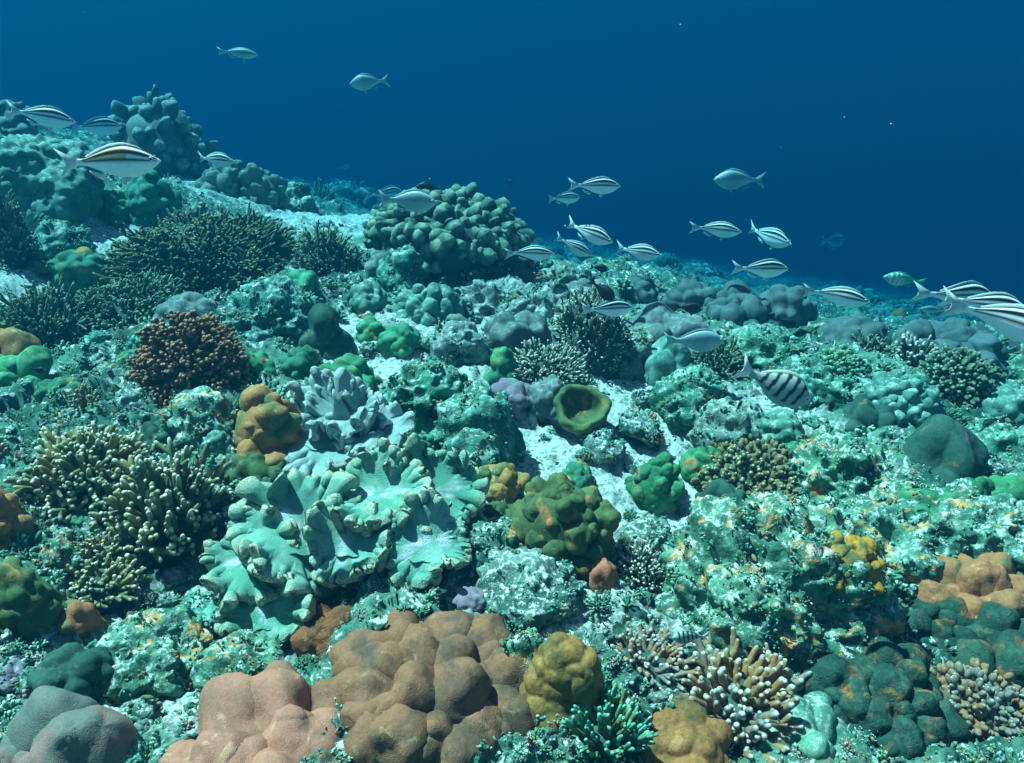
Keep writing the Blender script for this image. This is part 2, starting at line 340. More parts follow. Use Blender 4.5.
def cluster(R, H, n, lr, seed, sub=0, zmin=-0.15, nu=34, nv=24, rough=1.0):
    rg = np.random.RandomState(seed); D = fibo(n, zmin, rg)
    env = 1 + 0.30 * perlin(D * 1.4 + seed * 0.7, seed)
    r = lr * R * (0.65 + 0.7 * rg.rand(n)); C = D * [R, R, H] * (env * (1 - lr * 0.75))[:, None]
    A = D + [0, 0, 0.35] + rg.randn(n, 3) * 0.2; A /= np.linalg.norm(A, axis=1, keepdims=True)
    V, F, T = blobs(C, A, r, r * (1.0 + 0.55 * rg.rand(n)), nu, nv, 0.8 + 0.5 * rg.rand(n))
    cen = np.repeat(C, len(V) // n, 0); N = V - cen; N /= np.linalg.norm(N, axis=1, keepdims=True) + 1e-9; m = lr * R
    V = V + N * (m * 0.42 * perlin(V / (m * 1.1) + seed, seed))[:, None]
    a, _ = worley(V / (m * 0.62) + seed, seed + 2); V = V + N * (m * 0.17 * (1 - a ** 2))[:, None] + N * (rough * m * 0.07 * fbm(V / (m * 0.22), seed, 3))[:, None]
    V2, F2 = lobed(R * (1 - lr * 0.55), H * (1 - lr * 0.55), R * 0.3, 0.1, seed + 3, 4, 0.1)
    V, F, T = join([(V, F, T), (V2, F2, np.zeros(len(V2)))]); return V, F
def fibo(n, zmin, rg):
    k = np.arange(n) + 0.5; z = 1 - k / n * (1 - zmin); t = k * 2.399963 + rg.rand() * 6
    q = np.sqrt(np.maximum(0, 1 - z * z)); D = np.stack([q * np.cos(t), q * np.sin(t), z], 1)
    D += rg.randn(n, 3) * 0.6 / math.sqrt(n); return D / np.linalg.norm(D, axis=1, keepdims=True)
def bushy(R, H, n, th, seed, sides=2, inner=0.55, lift=0.25, K=6, S=6, zmin=-0.05, bulb=0.0, spread=1.0):
    rg = np.random.RandomState(seed); D = fibo(n, zmin, rg)
    env = 1 + 0.22 * perlin(D * 1.7 + seed * 1.3, seed)
    Sf = D * [R, R, H] * env[:, None] * (0.86 + 0.28 * rg.rand(n, 1)); A = Sf * inner * (0.8 + 0.3 * rg.rand(n, 1))
    up = np.array([0, 0, 1.0]); L = np.linalg.norm(Sf - A, axis=1)
    C = Sf + up * (L * lift)[:, None] + rg.randn(n, 3) * (L * 0.14 * spread)[:, None]
    B = (A + C) / 2 + rg.randn(n, 3) * (L * 0.12)[:, None] - up * (L * lift * 0.4)[:, None]
    r0 = th * (1.0 + 0.4 * rg.rand(n)); r1 = r0 * 0.62
    parts = [tubes(A, B, C, r0, r1, K, S, bulb)]
    for q in range(sides):
        t = 0.35 + 0.45 * rg.rand(n, 1); A2 = (1 - t) ** 2 * A + 2 * t * (1 - t) * B + t * t * C
        dr = (C - A) / (L[:, None] + 1e-9) + rg.randn(n, 3) * 0.55; dr[:, 2] += 0.2; dr /= np.linalg.norm(dr, axis=1, keepdims=True)
        C2 = A2 + dr * (L * (0.3 + 0.35 * rg.rand(n)))[:, None]; B2 = (A2 + C2) / 2 + rg.randn(n, 3) * (L * 0.06)[:, None]
        parts.append(tubes(A2, B2, C2, r0 * 0.8, r1 * 0.85, max(4, K - 1), S, bulb))
    V, F, T = join(parts)
    return V, F, T
def knobby(R, H, n, seed, kr=0.012):
    rg = np.random.RandomState(seed); D = fibo(n, -0.05, rg)
    C = D * [R, R, H] * (1 + 0.2 * perlin(D * 2 + seed, seed))[:, None] * (0.9 + 0.18 * rg.rand(n, 1)); A = C * 0.5
    parts = [tubes(A, (A + C) / 2 + rg.randn(n, 3) * R * 0.03, C, np.full(n, kr * 1.3), np.full(n, kr * 1.6), 5, 6)]
    m = 7
    off = rg.randn(n, m, 3); off /= np.linalg.norm(off, axis=2, keepdims=True); off = off + D[:, None] * 0.5
    Kc = (C[:, None] + off * kr * 1.6).reshape(-1, 3); Kd = (off + D[:, None]).reshape(-1, 3); Kd /= np.linalg.norm(Kd, axis=1, keepdims=True) + 1e-9
    r = kr * (0.55 + 0.4 * rg.rand(len(Kc))); b = blobs(Kc, Kd, r, r * 1.5, 6, 5)
    parts[0] = (parts[0][0], parts[0][1], parts[0][2] * 0.3)
    parts.append(b); return join(parts)
def puffy(R, H, n, seed, lr=0.14, zmin=-0.35):
    rg = np.random.RandomState(seed); D = fibo(n, zmin, rg)
    C = D * [R, R, H] * (1 + 0.34 * perlin(D * 2 + seed, seed) + 0.14 * (rg.rand(n) - 0.5))[:, None]
    A = D + [0, 0, 0.15]; A = A + rg.randn(n, 3) * 0.18; A /= np.linalg.norm(A, axis=1, keepdims=True)
    r = lr * R * (0.55 + 0.75 * rg.rand(n))
    V, F, T = blobs(C, A, r, r * (1.3 + 0.4 * rg.rand(n)), 10, 8, 0.7 + 0.5 * rg.rand(n))
    V = V + 0.2 * lr * R * np.stack([perlin(V / (lr * R) * 0.9 + k * 5, seed + k) for k in range(3)], 1) * 2
    return V, F, T
def ruffle(R, seed, k=9, amp=0.22, cup=0.25, cut=0.22, nr=46, nt=520, arc=(0, 2 * math.pi), thick=0.014, fold=0.5, r0=0.01):
    """leather-coral sheet with a folded margin: two skins joined by a rounded lip"""
    rg = np.random.RandomState(seed); full = arc[1] - arc[0] > 6.2
    t = np.linspace(arc[0], arc[1], nt, endpoint=not full); r = np.linspace(0, 1, nr) ** 0.8 * (1 - r0) + r0
    TT, RR = np.meshgrid(t, r)
    cc = np.stack([np.cos(TT).ravel(), np.sin(TT).ravel(), np.full(TT.size, seed * 1.7)], 1)
    w = perlin(cc * 1.4, seed).reshape(TT.shape); w2 = perlin(cc * 3.5, seed + 1).reshape(TT.shape); w3 = perlin(cc * 1.9 + 9, seed + 2).reshape(TT.shape)
    ph = k * TT + 7.0 * w + rg.rand() * 6; p2 = 2.6 * k * TT + 9.0 * w2 + 5 * w
    e = np.clip((RR - 0.42) / 0.58, 0, 1) ** 1.7; g = np.clip((RR - 0.66) / 0.34, 0, 1) ** 1.4; am = np.clip(1 + 2.2 * w3, 0.25, 1.8)
    rad = R * RR * (1 + e * (cut * 2.4 * w + cut * 0.9 * np.sin(ph * 0.5 + 1) ) + g * 0.05 * np.sin(p2 + 1.0) * am)
    th2 = TT + e * fold * (-0.55 / k) * np.sin(2 * ph) * am + g * fold * (0.30 / k) * np.sin(2 * p2)
    z = R * (cup * RR ** 2 + e * amp * np.sin(ph) * am + g * amp * 1.05 * np.sin(p2) * (0.6 + 0.5 * am))
    z = z + R * RR ** 2 * (0.24 * np.sin(TT * 2 + seed) + 0.16 * np.sin(TT * 3 + seed * 2.3))   # a long valley through the middle
    z = z - R * 1.1 * np.clip(RR - 0.88, 0, 1)                           # the margin turns down
    X = rad * np.cos(th2); Y = rad * np.sin(th2)
    P = np.stack([X, Y, z], 2)
    dt = np.gradient(P, axis=1) if not full else (np.roll(P, -1, 1) - np.roll(P, 1, 1)); drr = np.gradient(P, axis=0)
    N = np.cross(drr, dt); N /= np.linalg.norm(N, axis=2, keepdims=True) + 1e-9
    hump = 0.006 * np.sin(ph * 2.3) * e
    P = P + N * hump[:, :, None]
    er = np.sqrt(np.clip(1 - np.clip((RR - 0.955) / 0.045, 0, 1) ** 2, 0, 1))[:, :, None]
    T_ = thick * (0.6 + 0.6 * e)[:, :, None] * er
    rows = np.concatenate([P + N * T_, (P - N * T_)[::-1]], 0); nrw = rows.shape[0]
    tip = np.concatenate([RR, np.zeros_like(RR)], 0)
    yr = RR * np.sin(TT + seed * 0.5 + 0.785) + 0.10 * np.sin(5 * RR + seed); val = 0.85 * np.exp(-(yr / 0.27) ** 2) * np.clip(2.1 - RR * 2.1, 0, 1) * (0.95 + 0.5 * w2)
    ti = np.concatenate([val, val[::-1] * 0.2], 0)
    n = nt; i = np.arange(n if full else n - 1); j = (i + 1) % n
    q = np.concatenate([np.stack([a * n + i, a * n + j, (a + 1) * n + j, (a + 1) * n + i], 1) for a in range(nrw - 1)])
    return rows.reshape(-1, 3), [q], ti.ravel(), np.concatenate([RR, RR[::-1]], 0).ravel()

# ------------------------------------------------------------------ fitting an object's footprint from the photograph
CARVE = []
HERO = []       # (cx, cy, w, h, short name)
ALL = []        # things with their picture position for the labels
def fit(cx, cy, w, h, hmin=0.6, hmax=2.6):
    py = cy + h * 0.25
    for _ in range(3):
        t, p = hit(cx, min(py, 1100)); d = ray(cx, py); e = math.asin(max(0.05, -d[2]))
        zc = t * (d[1] * _cp - d[2] * _sp); s = zc / FPX
        R = w / 2 * s; hw = h * s; q = hw - R * math.sin(e)
        Hh = math.sqrt(max(0.0, q * q - (R * math.sin(e)) ** 2)) / math.cos(e)
        Hh = min(max(Hh, hmin * R), hmax * R)
        py = cy + h / 2 - R * math.sin(e) / s
    return p, R, Hh, s
def copy_tree(o, loc, rz, sc):
    c = o.copy(); COL.objects.link(c); c.location = loc; c.rotation_euler = (0, 0, rz); c.scale = sc
    for k in ('label', 'group'):
        if k in c: del c[k]
    for ch in o.children:
        d = ch.copy(); COL.objects.link(d); d.parent = c
    return c
seedc = [100]
def nseed(): seedc[0] += 1; return seedc[0]
def place(o, p, sink=0.0):
    o.location = (p[0], p[1], p[2] - sink)
def coral(kind, name, box, mat, label, cat='coral', short=None, **kw):
    cx, cy_, w, h = box; p, R, Hh, s = fit(cx, cy_, w, h); sd_ = nseed(); px = R * 2 / w
    Hh *= kw.get('hs', 1.0)
    sub = 6 if w > 70 else (5 if w > 32 else 4)
    rg = np.random.RandomState(sd_)
    if kind == 'lobed':
        lobe = kw.get('lobe', 0.33) * R; V, F = lobed(R * 0.87, Hh * 0.84, lobe, kw.get('amp', 0.35), sd_, sub, kw.get('lump', 0.24), kw.get('rough', 0.0), kw.get('elong', 1.0))
        o = mk(name, V, F, M(mat))
    elif kind == 'cluster':
        q = (34, 24) if w > 90 else ((22, 16) if w > 45 else (14, 10)); V, F = cluster(R * 0.90, Hh * 0.80, kw.get('n', 30), kw.get('lr', 0.3), sd_, nu=q[0], nv=q[1]); o = mk(name, V, F, M(mat))
    elif kind == 'cup':
        q = np.array([(0.0, 0.0), (0.35, 0.0), (0.62, 0.15), (0.84, 0.42), (0.98, 0.78), (1.0, 1.0), (0.93, 1.14), (0.80, 1.16), (0.70, 1.05), (0.62, 0.82), (0.50, 0.55), (0.28, 0.40), (0.0, 0.36)])
        uu = np.linspace(0, 1, 56); ts = np.linspace(0, 1, len(q)); pr = cs(uu, ts, q[:, 0]).clip(0); pz = cs(uu, ts, q[:, 1]); na = 84
        an = np.linspace(0, 2 * math.pi, na, endpoint=False); AA, UU = np.meshgrid(an, uu); wob = 1 + 0.07 * np.sin(AA * 3 + 1) + 0.04 * np.sin(AA * 7)
        V = np.stack([pr[:, None] * np.cos(AA) * wob, pr[:, None] * np.sin(AA) * wob, pz[:, None] * np.ones_like(AA) * 0.85], 2).reshape(-1, 3) * R * 0.88
        nn = V - [0, 0, R * 0.55]; nn /= np.linalg.norm(nn, axis=1, keepdims=True) + 1e-9; a, _ = worley(V / (R * 0.26), sd_)
        V = V + nn * (R * 0.09 * (1 - a ** 2) * (1 - np.repeat(np.clip((uu - 0.6) * 4, 0, 0.8), na)))[:, None]; ca_, sa_ = math.cos(0.5), math.sin(0.5)
        V = V @ np.array([[1, 0, 0], [0, ca_, -sa_], [0, sa_, ca_]]).T + [0, 0, R * 0.1]; i_ = np.arange(na); j_ = (i_ + 1) % na
        V = np.stack([V[:, 0], V[:, 1], V[:, 2]], 1); F = [np.concatenate([np.stack([k * na + i_, k * na + j_, (k + 1) * na + j_, (k + 1) * na + i_], 1) for k in range(55)])]; o = mk(name, V, F, M(mat))
    elif kind == 'rock':
        V, F = rocky(R * 0.88, Hh * 0.75, sd_, sub, min(1.3, R / 0.12)); o = mk(name, V, F, M(mat))
    else:
        o = empty(name, (0, 0, 0)); bsub = 4
        if kind == 'bushy':
            th = kw.get('th', 2.2) * px; n = kw.get('n', 200)
            V, F, T = bushy(R * 0.92, Hh * 0.9, n, th, sd_, kw.get('sides', 2), kw.get('inner', 0.55), kw.get('lift', 0.25), 6, 7 if w > 80 else 5, bulb=kw.get('bulb', 0.0), spread=kw.get('spread', 1.0))
            mk('branches', V, F, M(mat), o, {'tip': T}); bs = kw.get('core', 0.56)
        elif kind == 'knobby':
            V, F, T = knobby(R * 0.93, Hh * 0.93, kw.get('n', 150), sd_, kw.get('kr', 3.0) * px); mk('branches', V, F, M(mat), o, {'tip': T}); bs = 0.7
        elif kind == 'puffy':
            V, F, T = puffy(R * 0.86, Hh * 0.86, kw.get('n', 130), sd_, kw.get('lr', 0.15), kw.get('zmin', -0.35)); mk('lobes', V, F, M(mat), o, {'tip': T}); bs = 0.84
        V, F = lobed(R * bs, Hh * bs, R * 0.3, 0.1, sd_ + 500, bsub, 0.08, 0.01)
        mk('base', V, F, M(kw.get('basemat', 'core')), o)
    place(o, p, kw.get('sink', 0.03 * R)); 
    if kw.get('rot', True): o.rotation_euler = (0, 0, rg.rand() * 6.28 if kind not in ('lobed', 'rock', 'cluster', 'cup') else 0)
    tag(o, label, cat)
    CARVE.append((p[0], p[1], R * 0.85)); HERO.append((cx, cy_, w, h)); ALL.append((o, cx, cy_, short)); o['_b'] = [float(cx), float(cy_), float(w), float(h)]
    return o, p, R, Hh

# ------------------------------------------------------------------ setting: sea bed, water haze
SANDPX = [(420, 345, 40), (480, 330, 40), (400, 375, 30), (540, 450, 45), (600, 465, 45), (560, 430, 35), (630, 510, 40), (690, 495, 35),
          (770, 440, 40), (820, 460, 30), (620, 440, 30), (60, 265, 50), (100, 280, 30), (230, 190, 25), (320, 215, 30), (380, 220, 30), (160, 680, 40), (230, 650, 35), (600, 550, 30),
          (690, 580, 40), (740, 540, 35), (560, 480, 30), (500, 430, 25), (450, 370, 25), (640, 380, 30), (640, 530, 35), (660, 560, 30), (600, 540, 30), (720, 450, 30), (745, 440, 30), (660, 430, 30), (600, 385, 30), (520, 430, 30), (400, 355, 40), (350, 345, 25), (110, 650, 30), (560, 590, 30)]
_sp_ = []
for (x_, y_, r_) in SANDPX:
    t_, p_ = hit(x_, y_); _sp_.append((p_[0], p_[1], r_ * t_ / FPX))
def sandmask(x, y):
    m = np.zeros_like(x)
    for (a, b, r) in _sp_: m = np.maximum(m, np.exp(-(((x - a) / r) ** 2 + ((y - b) / (r * 1.7)) ** 2) * 0.33))
    return np.clip(m, 0, 1)
def terrain():
    r = np.exp(np.concatenate([np.linspace(math.log(0.55), math.log(9.0), 640), np.linspace(math.log(9.0), math.log(70), 60)[1:]]))
    fine = np.linspace(-52, 52, 900); rest = np.linspace(52, 308, 110)[1:-1]
    a = np.radians(np.concatenate([fine, rest])); n = len(a)
    RR, AA = np.meshgrid(r, a, indexing='ij'); x = (RR * np.sin(AA)).ravel(); y = (RR * np.cos(AA)).ravel()
    s = sandmask(x, y); s = np.clip(s * (1 + 0.8 * perlin(P2(x, y, 6), 77)), 0, 1); z = height(x, y, False, s)
    lo = height(x, y, True)
    for (a_, b_, R_) in CARVE:
        q_ = np.hypot(x - a_, y - b_) / R_; i_ = np.nonzero(q_ < 1.0)[0]
        w_ = np.clip((1.0 - q_[i_]) / 0.25, 0, 1); z[i_] = np.minimum(z[i_], z[i_] * (1 - w_) + (lo[i_] - 0.055) * w_)
    k = np.clip(1 - np.hypot(x, y) / 12, 0, 1)
    dx = 0.035 * perlin(P2(x, y, 7), 41) + 0.012 * perlin(P2(x, y, 25), 43); dy = 0.035 * perlin(P2(x, y, 7), 42) + 0.012 * perlin(P2(x, y, 25), 44)
    V = np.stack([x + dx * k, y + dy * k, z], 1)
    V = np.concatenate([V, [[0, 0, float(height(0, 0, True)[0])]]])
    i = np.arange(n); j = (i + 1) % n
    q = (np.stack([i, i + n, j + n, j], 1)[None] + (np.arange(len(r) - 1) * n)[:, None, None]).reshape(-1, 4)
    c = np.stack([np.full(n, len(V) - 1), i, j], 1)
    m = bpy.data.materials.new('sea_bed'); m.use_nodes = True; nt = m.node_tree; b = nt.nodes['Principled BSDF']
    v = nt.nodes.new('ShaderNodeTexCoord').outputs['Object']
    at = nt.nodes.new('ShaderNodeAttribute'); at.attribute_name = 'sand'
    turf = mixc(nt, sm(nt, noise(nt, v, 5, 6, 0.7, 0.5), 0.42, 0.58), (0.022, 0.085, 0.06), (0.085, 0.20, 0.145))
    turf = mixc(nt, sm(nt, noise(nt, v, 3.1, 4, 0.7, 0.5), 0.58, 0.68), turf, (0.20, 0.14, 0.08))
    turf = mixc(nt, sm(nt, noise(nt, v, 26, 5, 0.75, 0.6), 0.54, 0.62), turf, (0.58, 0.63, 0.58))
    turf = mixc(nt, sm(nt, noise(nt, v, 17, 5, 0.7, 0.6), 0.66, 0.74), turf, (0.40, 0.20, 0.08))
    sandc = mixc(nt, sm(nt, noise(nt, v, 30, 6, 0.75), 0.42, 0.58), (0.50, 0.53, 0.50), (0.33, 0.39, 0.36))
    sandc = mixc(nt, sm(nt, noise(nt, v, 60, 4, 0.7), 0.55, 0.62), sandc, (0.12, 0.22, 0.18))
    f = sm(nt, mathn(nt, 'ADD', at.outputs['Fac'], mathn(nt, 'MULTIPLY_ADD', noise(nt, v, 14, 5, 0.7), 1.1, -0.55)), 0.20, 0.60)
    c_ = mixc(nt, f, turf, sandc)
    hs = nt.nodes.new('ShaderNodeHueSaturation'); nt.links.new(c_, hs.inputs['Color']); nt.links.new(mathn(nt, 'MULTIPLY_ADD', noise(nt, v, 90, 4, 0.75), 2.0, 0.0), hs.inputs['Value'])
    nt.links.new(hs.outputs[0], b.inputs['Base Color']); b.inputs['Roughness'].default_value = 0.9; b.inputs['Specular IOR Level'].default_value = 0.15
    bn = nt.nodes.new('ShaderNodeBump'); bn.inputs['Strength'].default_value = 0.9; bn.inputs['Distance'].default_value = 0.008
    nt.links.new(noise(nt, v, 130, 5, 0.75), bn.inputs['Height']); nt.links.new(bn.outputs[0], b.inputs['Normal'])
    o = mk('sea_bed', V, [q, c], m, attrs={'sand': np.append(s, 0)}); tag(o, 'pale coral sand and algae covered rock of the reef slope', kind='structure')

def haze():
    x0, x1, y0, y1, z0, z1 = -75, 75, -75, 75, -17, 1.75
    V = [(x, y, z) for x in (x0, x1) for y in (y0, y1) for z in (z0, z1)]
    F = [(0, 1, 3, 2), (4, 6, 7, 5), (0, 4, 5, 1), (2, 3, 7, 6), (0, 2, 6, 4), (1, 5, 7, 3)]
    m = bpy.data.materials.new('sea_water'); m.use_nodes = True; nt = m.node_tree; nt.nodes.clear()
    out = nt.nodes.new('ShaderNodeOutputMaterial'); pv = nt.nodes.new('ShaderNodeVolumePrincipled')
    pv.inputs['Color'].default_value = (0.0004, 0.0200, 0.0365, 1); pv.inputs['Absorption Color'].default_value = (0.06, 0.50, 0.66, 1)
    pv.inputs['Density'].default_value = 0.36; pv.inputs['Anisotropy'].default_value = 0.2
    nt.links.new(pv.outputs[0], out.inputs['Volume'])
    o = mk('haze', V, np.array(F), m, smooth=False); tag(o, 'blue sea water fading the far reef', kind='stuff')
haze()

# ------------------------------------------------------------------ corals read from the photograph
C = coral
# skyline and left bank
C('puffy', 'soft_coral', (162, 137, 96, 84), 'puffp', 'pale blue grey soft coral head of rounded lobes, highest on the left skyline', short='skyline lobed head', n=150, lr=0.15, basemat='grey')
C('lobed', 'coral_mound', (45, 172, 120, 88), 'paleg', 'large fuzzy teal coral mound behind the big striped fish', short='fuzzy teal mound', lobe=0.2, amp=0.3, rough=0.02, cat='coral')
C('lobed', 'coral_mound', (12, 120, 50, 40), 'grey', 'dim coral mound on the left skyline under the first striped fish', lobe=0.4)
C('cluster', 'coral_knoll', (262, 184, 52, 46), 'grey', 'grey knobbly coral head at the end of the left skyline', short='end of the left skyline', lobe=0.35, amp=0.5, n=34, lr=0.24)
C('lobed', 'coral_knoll', (225, 180, 44, 34), 'grey', 'small grey lobed head between skyline lobed head and end of ridge', lobe=0.4, amp=0.5)
C('lobed', 'coral_knoll', (152, 200, 55, 48), 'green', 'green lobed coral head below the nose of the big striped fish', lobe=0.4)
C('lobed', 'coral_knoll', (120, 205, 34, 28), 'green', 'small green knob left of the green lobed head on left bank', lobe=0.5)
C('bushy', 'branching_coral', (12, 228, 50, 66), 'bfine', 'dark branching coral cut by the left edge above the sand patch', n=170, th=1.3)
C('rock', 'reef_rock', (60, 240, 50, 30), 'rockg', 'pale green rock on the sand right of the dark edge branching coral')
C('bushy', 'branching_coral', (205, 248, 185, 96), 'byel', 'large dark bush of fine branching coral with yellow tips, left of centre', short='large dark coral bush', n=1000, th=1.5, sides=3, hs=0.8, lift=0.1, inner=0.74, core=0.72)
C('bushy', 'branching_coral', (130, 308, 125, 64), 'bfine', 'low spread of fine teal coral fingers left of the grey dome', short='low teal finger thicket', n=420, th=1.4, inner=0.68, core=0.66, sides=3)
C('bushy', 'branching_coral', (48, 322, 100, 66), 'bfine', 'low thicket of short coral fingers near the left edge', short='left edge finger thicket', n=300, th=1.3, sides=3)
C('lobed', 'coral_dome', (187, 314, 50, 46), 'grey', 'smooth dark grey dome coral behind the brown cauliflower coral', short='dark grey dome', lobe=0.42, amp=0.2)
C('rock', 'reef_rock', (175, 350, 50, 30), 'rockg', 'small green rock between grey dome and brown cauliflower coral')
C('rock', 'reef_rock', (205, 425, 70, 66), 'rocko', 'dark encrusted rock carrying the brown cauliflower coral', short='rock under the cauliflower coral')
C('knobby', 'cauliflower_coral', (197, 364, 110, 96), 'poc', 'brown cauliflower coral with pinkish knobs on a rock', short='brown cauliflower coral', n=240, kr=2.6)
C('lobed', 'brain_coral', (224, 450, 42, 42), 'paleg', 'small pale green ridged coral under the brown cauliflower coral', lobe=0.3)
C('cluster', 'coral_boulder', (273, 424, 78, 106), 'orange', 'rust brown lumpy coral column left of the blue grey leather coral', short='rust brown column', lobe=0.42, amp=0.3, n=26, lr=0.32)
C('lobed', 'coral_boulder', (262, 475, 56, 46), 'olive', 'dark olive lump at the foot of the rust brown column', lobe=0.45)
C('cluster', 'coral_boulder', (12, 346, 70, 60), 'orange', 'orange topped green coral lump at the left edge', short='upper left edge lump', lobe=0.5, n=8, lr=0.5)
C('cluster', 'coral_boulder', (18, 376, 66, 52), 'green', 'green coral lump under the orange topped one at the left edge', lobe=0.5, n=10, lr=0.45)
C('cluster', 'coral_boulder', (4, 500, 62, 104), 'orange', 'tall orange and green lobed coral cut by the left edge beside the staghorn', lobe=0.5, short='tall left edge coral', n=10, lr=0.45)
C('bushy', 'staghorn_coral', (92, 468, 130, 100), 'bstag', 'olive staghorn coral with pale tips near the left edge, behind another', short='rear staghorn coral', n=230, th=3.0, sides=3, lift=0.3, hs=0.8)
C('bushy', 'staghorn_coral', (172, 512, 118, 104), 'bstag', 'olive staghorn coral with longer fingers just left of the green leather coral', short='front staghorn coral', n=150, th=3.4, sides=3, lift=0.45, spread=1.4)
C('bushy', 'finger_coral', (100, 590, 84, 44), 'bstag', 'low finger coral below the staghorn corals', n=90, th=2.6, sides=2)
C('lobed', 'coral_boulder', (82, 622, 32, 36), 'orange', 'small smooth orange knob on rubble above the lower left boulder', lobe=0.8, short='small orange knob')
C('lobed', 'coral_boulder', (25, 600, 70, 80), 'olive', 'dark olive lump at the left edge below the staghorn coral', lobe=0.4)
C('rock', 'reef_rock', (52, 615, 44, 36), 'rocko', 'pale hollowed rubble rock left of the small orange knob')
C('rock', 'reef_rock', (205, 615, 50, 30), 'rockg', 'pale green rock below the front staghorn coral')
C('rock', 'reef_rock', (150, 670, 100, 44), 'rocko', 'low pale rubble ridge above the foreground boulders', short='low pale rubble ridge')
C('rock', 'reef_rock', (240, 672, 70, 44), 'rocko', 'low encrusted rock just above the tan boulder')
# foreground
C('cluster', 'coral_boulder', (56, 752, 124, 110), 'greybr', 'smooth grey brown coral boulder in the lower left corner', short='grey brown boulder', lobe=0.5, amp=0.26, hs=0.7, n=8, lr=0.52)
C('cluster', 'coral_boulder', (258, 768, 170, 112), 'tan', 'smooth tan pink coral boulder at the bottom edge', short='tan pink boulder', lobe=0.45, amp=0.2, hs=0.42, n=13, lr=0.42)
C('cluster', 'coral_boulder', (430, 694, 204, 150), 'brown', 'large brown lobed coral boulder in the foreground', short='large brown boulder', lobe=0.34, amp=0.46, hs=0.52, n=38, lr=0.27)
C('cluster', 'coral_boulder', (425, 752, 120, 66), 'ochre', 'knobbly yellow green coral boulder at the bottom edge below the large brown one', short='knobbly yellow boulder', lobe=0.25, amp=0.4, rough=0.01, n=40, lr=0.22)
C('lobed', 'coral_boulder', (566, 678, 84, 112), 'ochre', 'ochre coral boulder right of the large brown boulder', short='ochre boulder', lobe=0.4, amp=0.2, hs=0.8)
C('lobed', 'sponge', (332, 641, 66, 36), 'rustf', 'fuzzy rust brown sponge behind the large brown boulder', lobe=0.6, rough=0.015, cat='sponge')
C('lobed', 'coral_boulder', (470, 600, 32, 22), 'mauve', 'small speckled pinkish knob behind the large brown boulder', lobe=0.3)
C('rock', 'reef_rock', (523, 650, 44, 80), 'rocko', 'white edged encrusted rock wedged between brown and ochre boulders')
C('lobed', 'coral_boulder', (684, 762, 100, 56), 'ochre', 'brown coral boulder at the bottom edge right of centre', short='bottom edge brown boulder', lobe=0.5, amp=0.2)
C('bushy', 'finger_coral', (604, 735, 92, 84), 'bteal', 'green finger coral with bright teal tips beside the ochre boulder', short='teal tipped finger coral', n=110, th=2.5, lift=0.5)
C('bushy', 'finger_coral', (736, 712, 140, 92), 'bblue', 'thick fingered brown coral with bluish tips at the bottom right of centre', short='thick fingered coral', n=150, th=4.2, lift=0.45, sides=2)
C('bushy', 'finger_coral', (646, 670, 90, 54), 'bblue', 'low brown finger coral between ochre boulder and thick fingered coral', n=90, th=2.8, sides=2)
C('lobed', 'coral_plate', (800, 762, 90, 32), 'paleg', 'pale green coral plate at the bottom edge below the thick fingered coral', lobe=0.6)
C('lobed', 'coral_plate', (800, 735, 58, 40), 'olive', 'olive coral lump right of the thick fingered coral', lobe=0.5)
# centre
C('rock', 'reef_rock', (432, 396, 82, 76), 'rockg', 'big pale green rock behind the leather corals', short='big green rock', )
C('rock', 'reef_rock', (478, 424, 66, 78), 'rockg', 'green rock leaning on the right side of the big green rock', )
C('rock', 'reef_rock', (470, 455, 50, 50), 'rockg', 'green white rock just right of the leather corals')
C('cluster', 'coral_boulder', (346, 381, 68, 44), 'green', 'bright green lobed coral behind the blue grey leather coral', short='bright green lobed coral', lobe=0.4, amp=0.4, n=26, lr=0.3)
C('cluster', 'coral_boulder', (303, 364, 54, 52), 'greeno', 'yellow green coral left of the bright green lobed coral', lobe=0.5, short='yellow green coral', n=16, lr=0.36)
C('lobed', 'coral_boulder', (254, 370, 44, 46), 'greeno', 'orange flecked green coral beside the brown cauliflower coral', lobe=0.4)
C('cluster', 'coral_boulder', (562, 524, 112, 126), 'olive', 'big dark green coral boulder with orange edge in the centre', short='dark green centre boulder', lobe=0.26, amp=0.34, n=64, lr=0.2)
C('lobed', 'coral_boulder', (602, 566, 30, 56), 'orange', 'rust orange flank leaning on the dark green centre boulder', lobe=0.5)
C('cluster', 'coral_boulder', (498, 484, 58, 66), 'orange', 'orange lumpy coral right of the leather corals', short='orange lumpy coral', lobe=0.35, amp=0.45, n=26, lr=0.3)
C('cluster', 'coral_boulder', (500, 520, 44, 50), 'olive', 'olive lump under the orange lumpy coral', lobe=0.4, n=14, lr=0.4)
C('lobed', 'coral_boulder', (578, 479, 36, 32), 'greeno', 'round green coral behind the dark green centre boulder', lobe=0.4)
C('cluster', 'coral_boulder', (655, 478, 56, 66), 'greeno', 'green coral with orange rim standing on sand right of centre', short='orange rimmed green coral', lobe=0.4, n=30, lr=0.26)
C('rock', 'reef_rock', (490, 545, 60, 56), 'rocko', 'pale mottled rock left of the dark green centre boulder')
C('bushy', 'branching_coral', (640, 572, 66, 56), 'bwhite', 'dark coral clump with small white tips right of the centre boulder', n=190, th=1.7, short='white tipped clump')
C('rock', 'reef_rock', (528, 606, 100, 36), 'rock', 'low craggy rock with pale crest behind the large brown boulder', short='low craggy rock', hs=0.45)
C('lobed', 'reef_rock', (765, 590, 180, 150), 'rocko', 'big rock ledge coated in algae, lower right', short='big rock ledge', lobe=0.5, rough=0.05, amp=0.3, cat='rock')
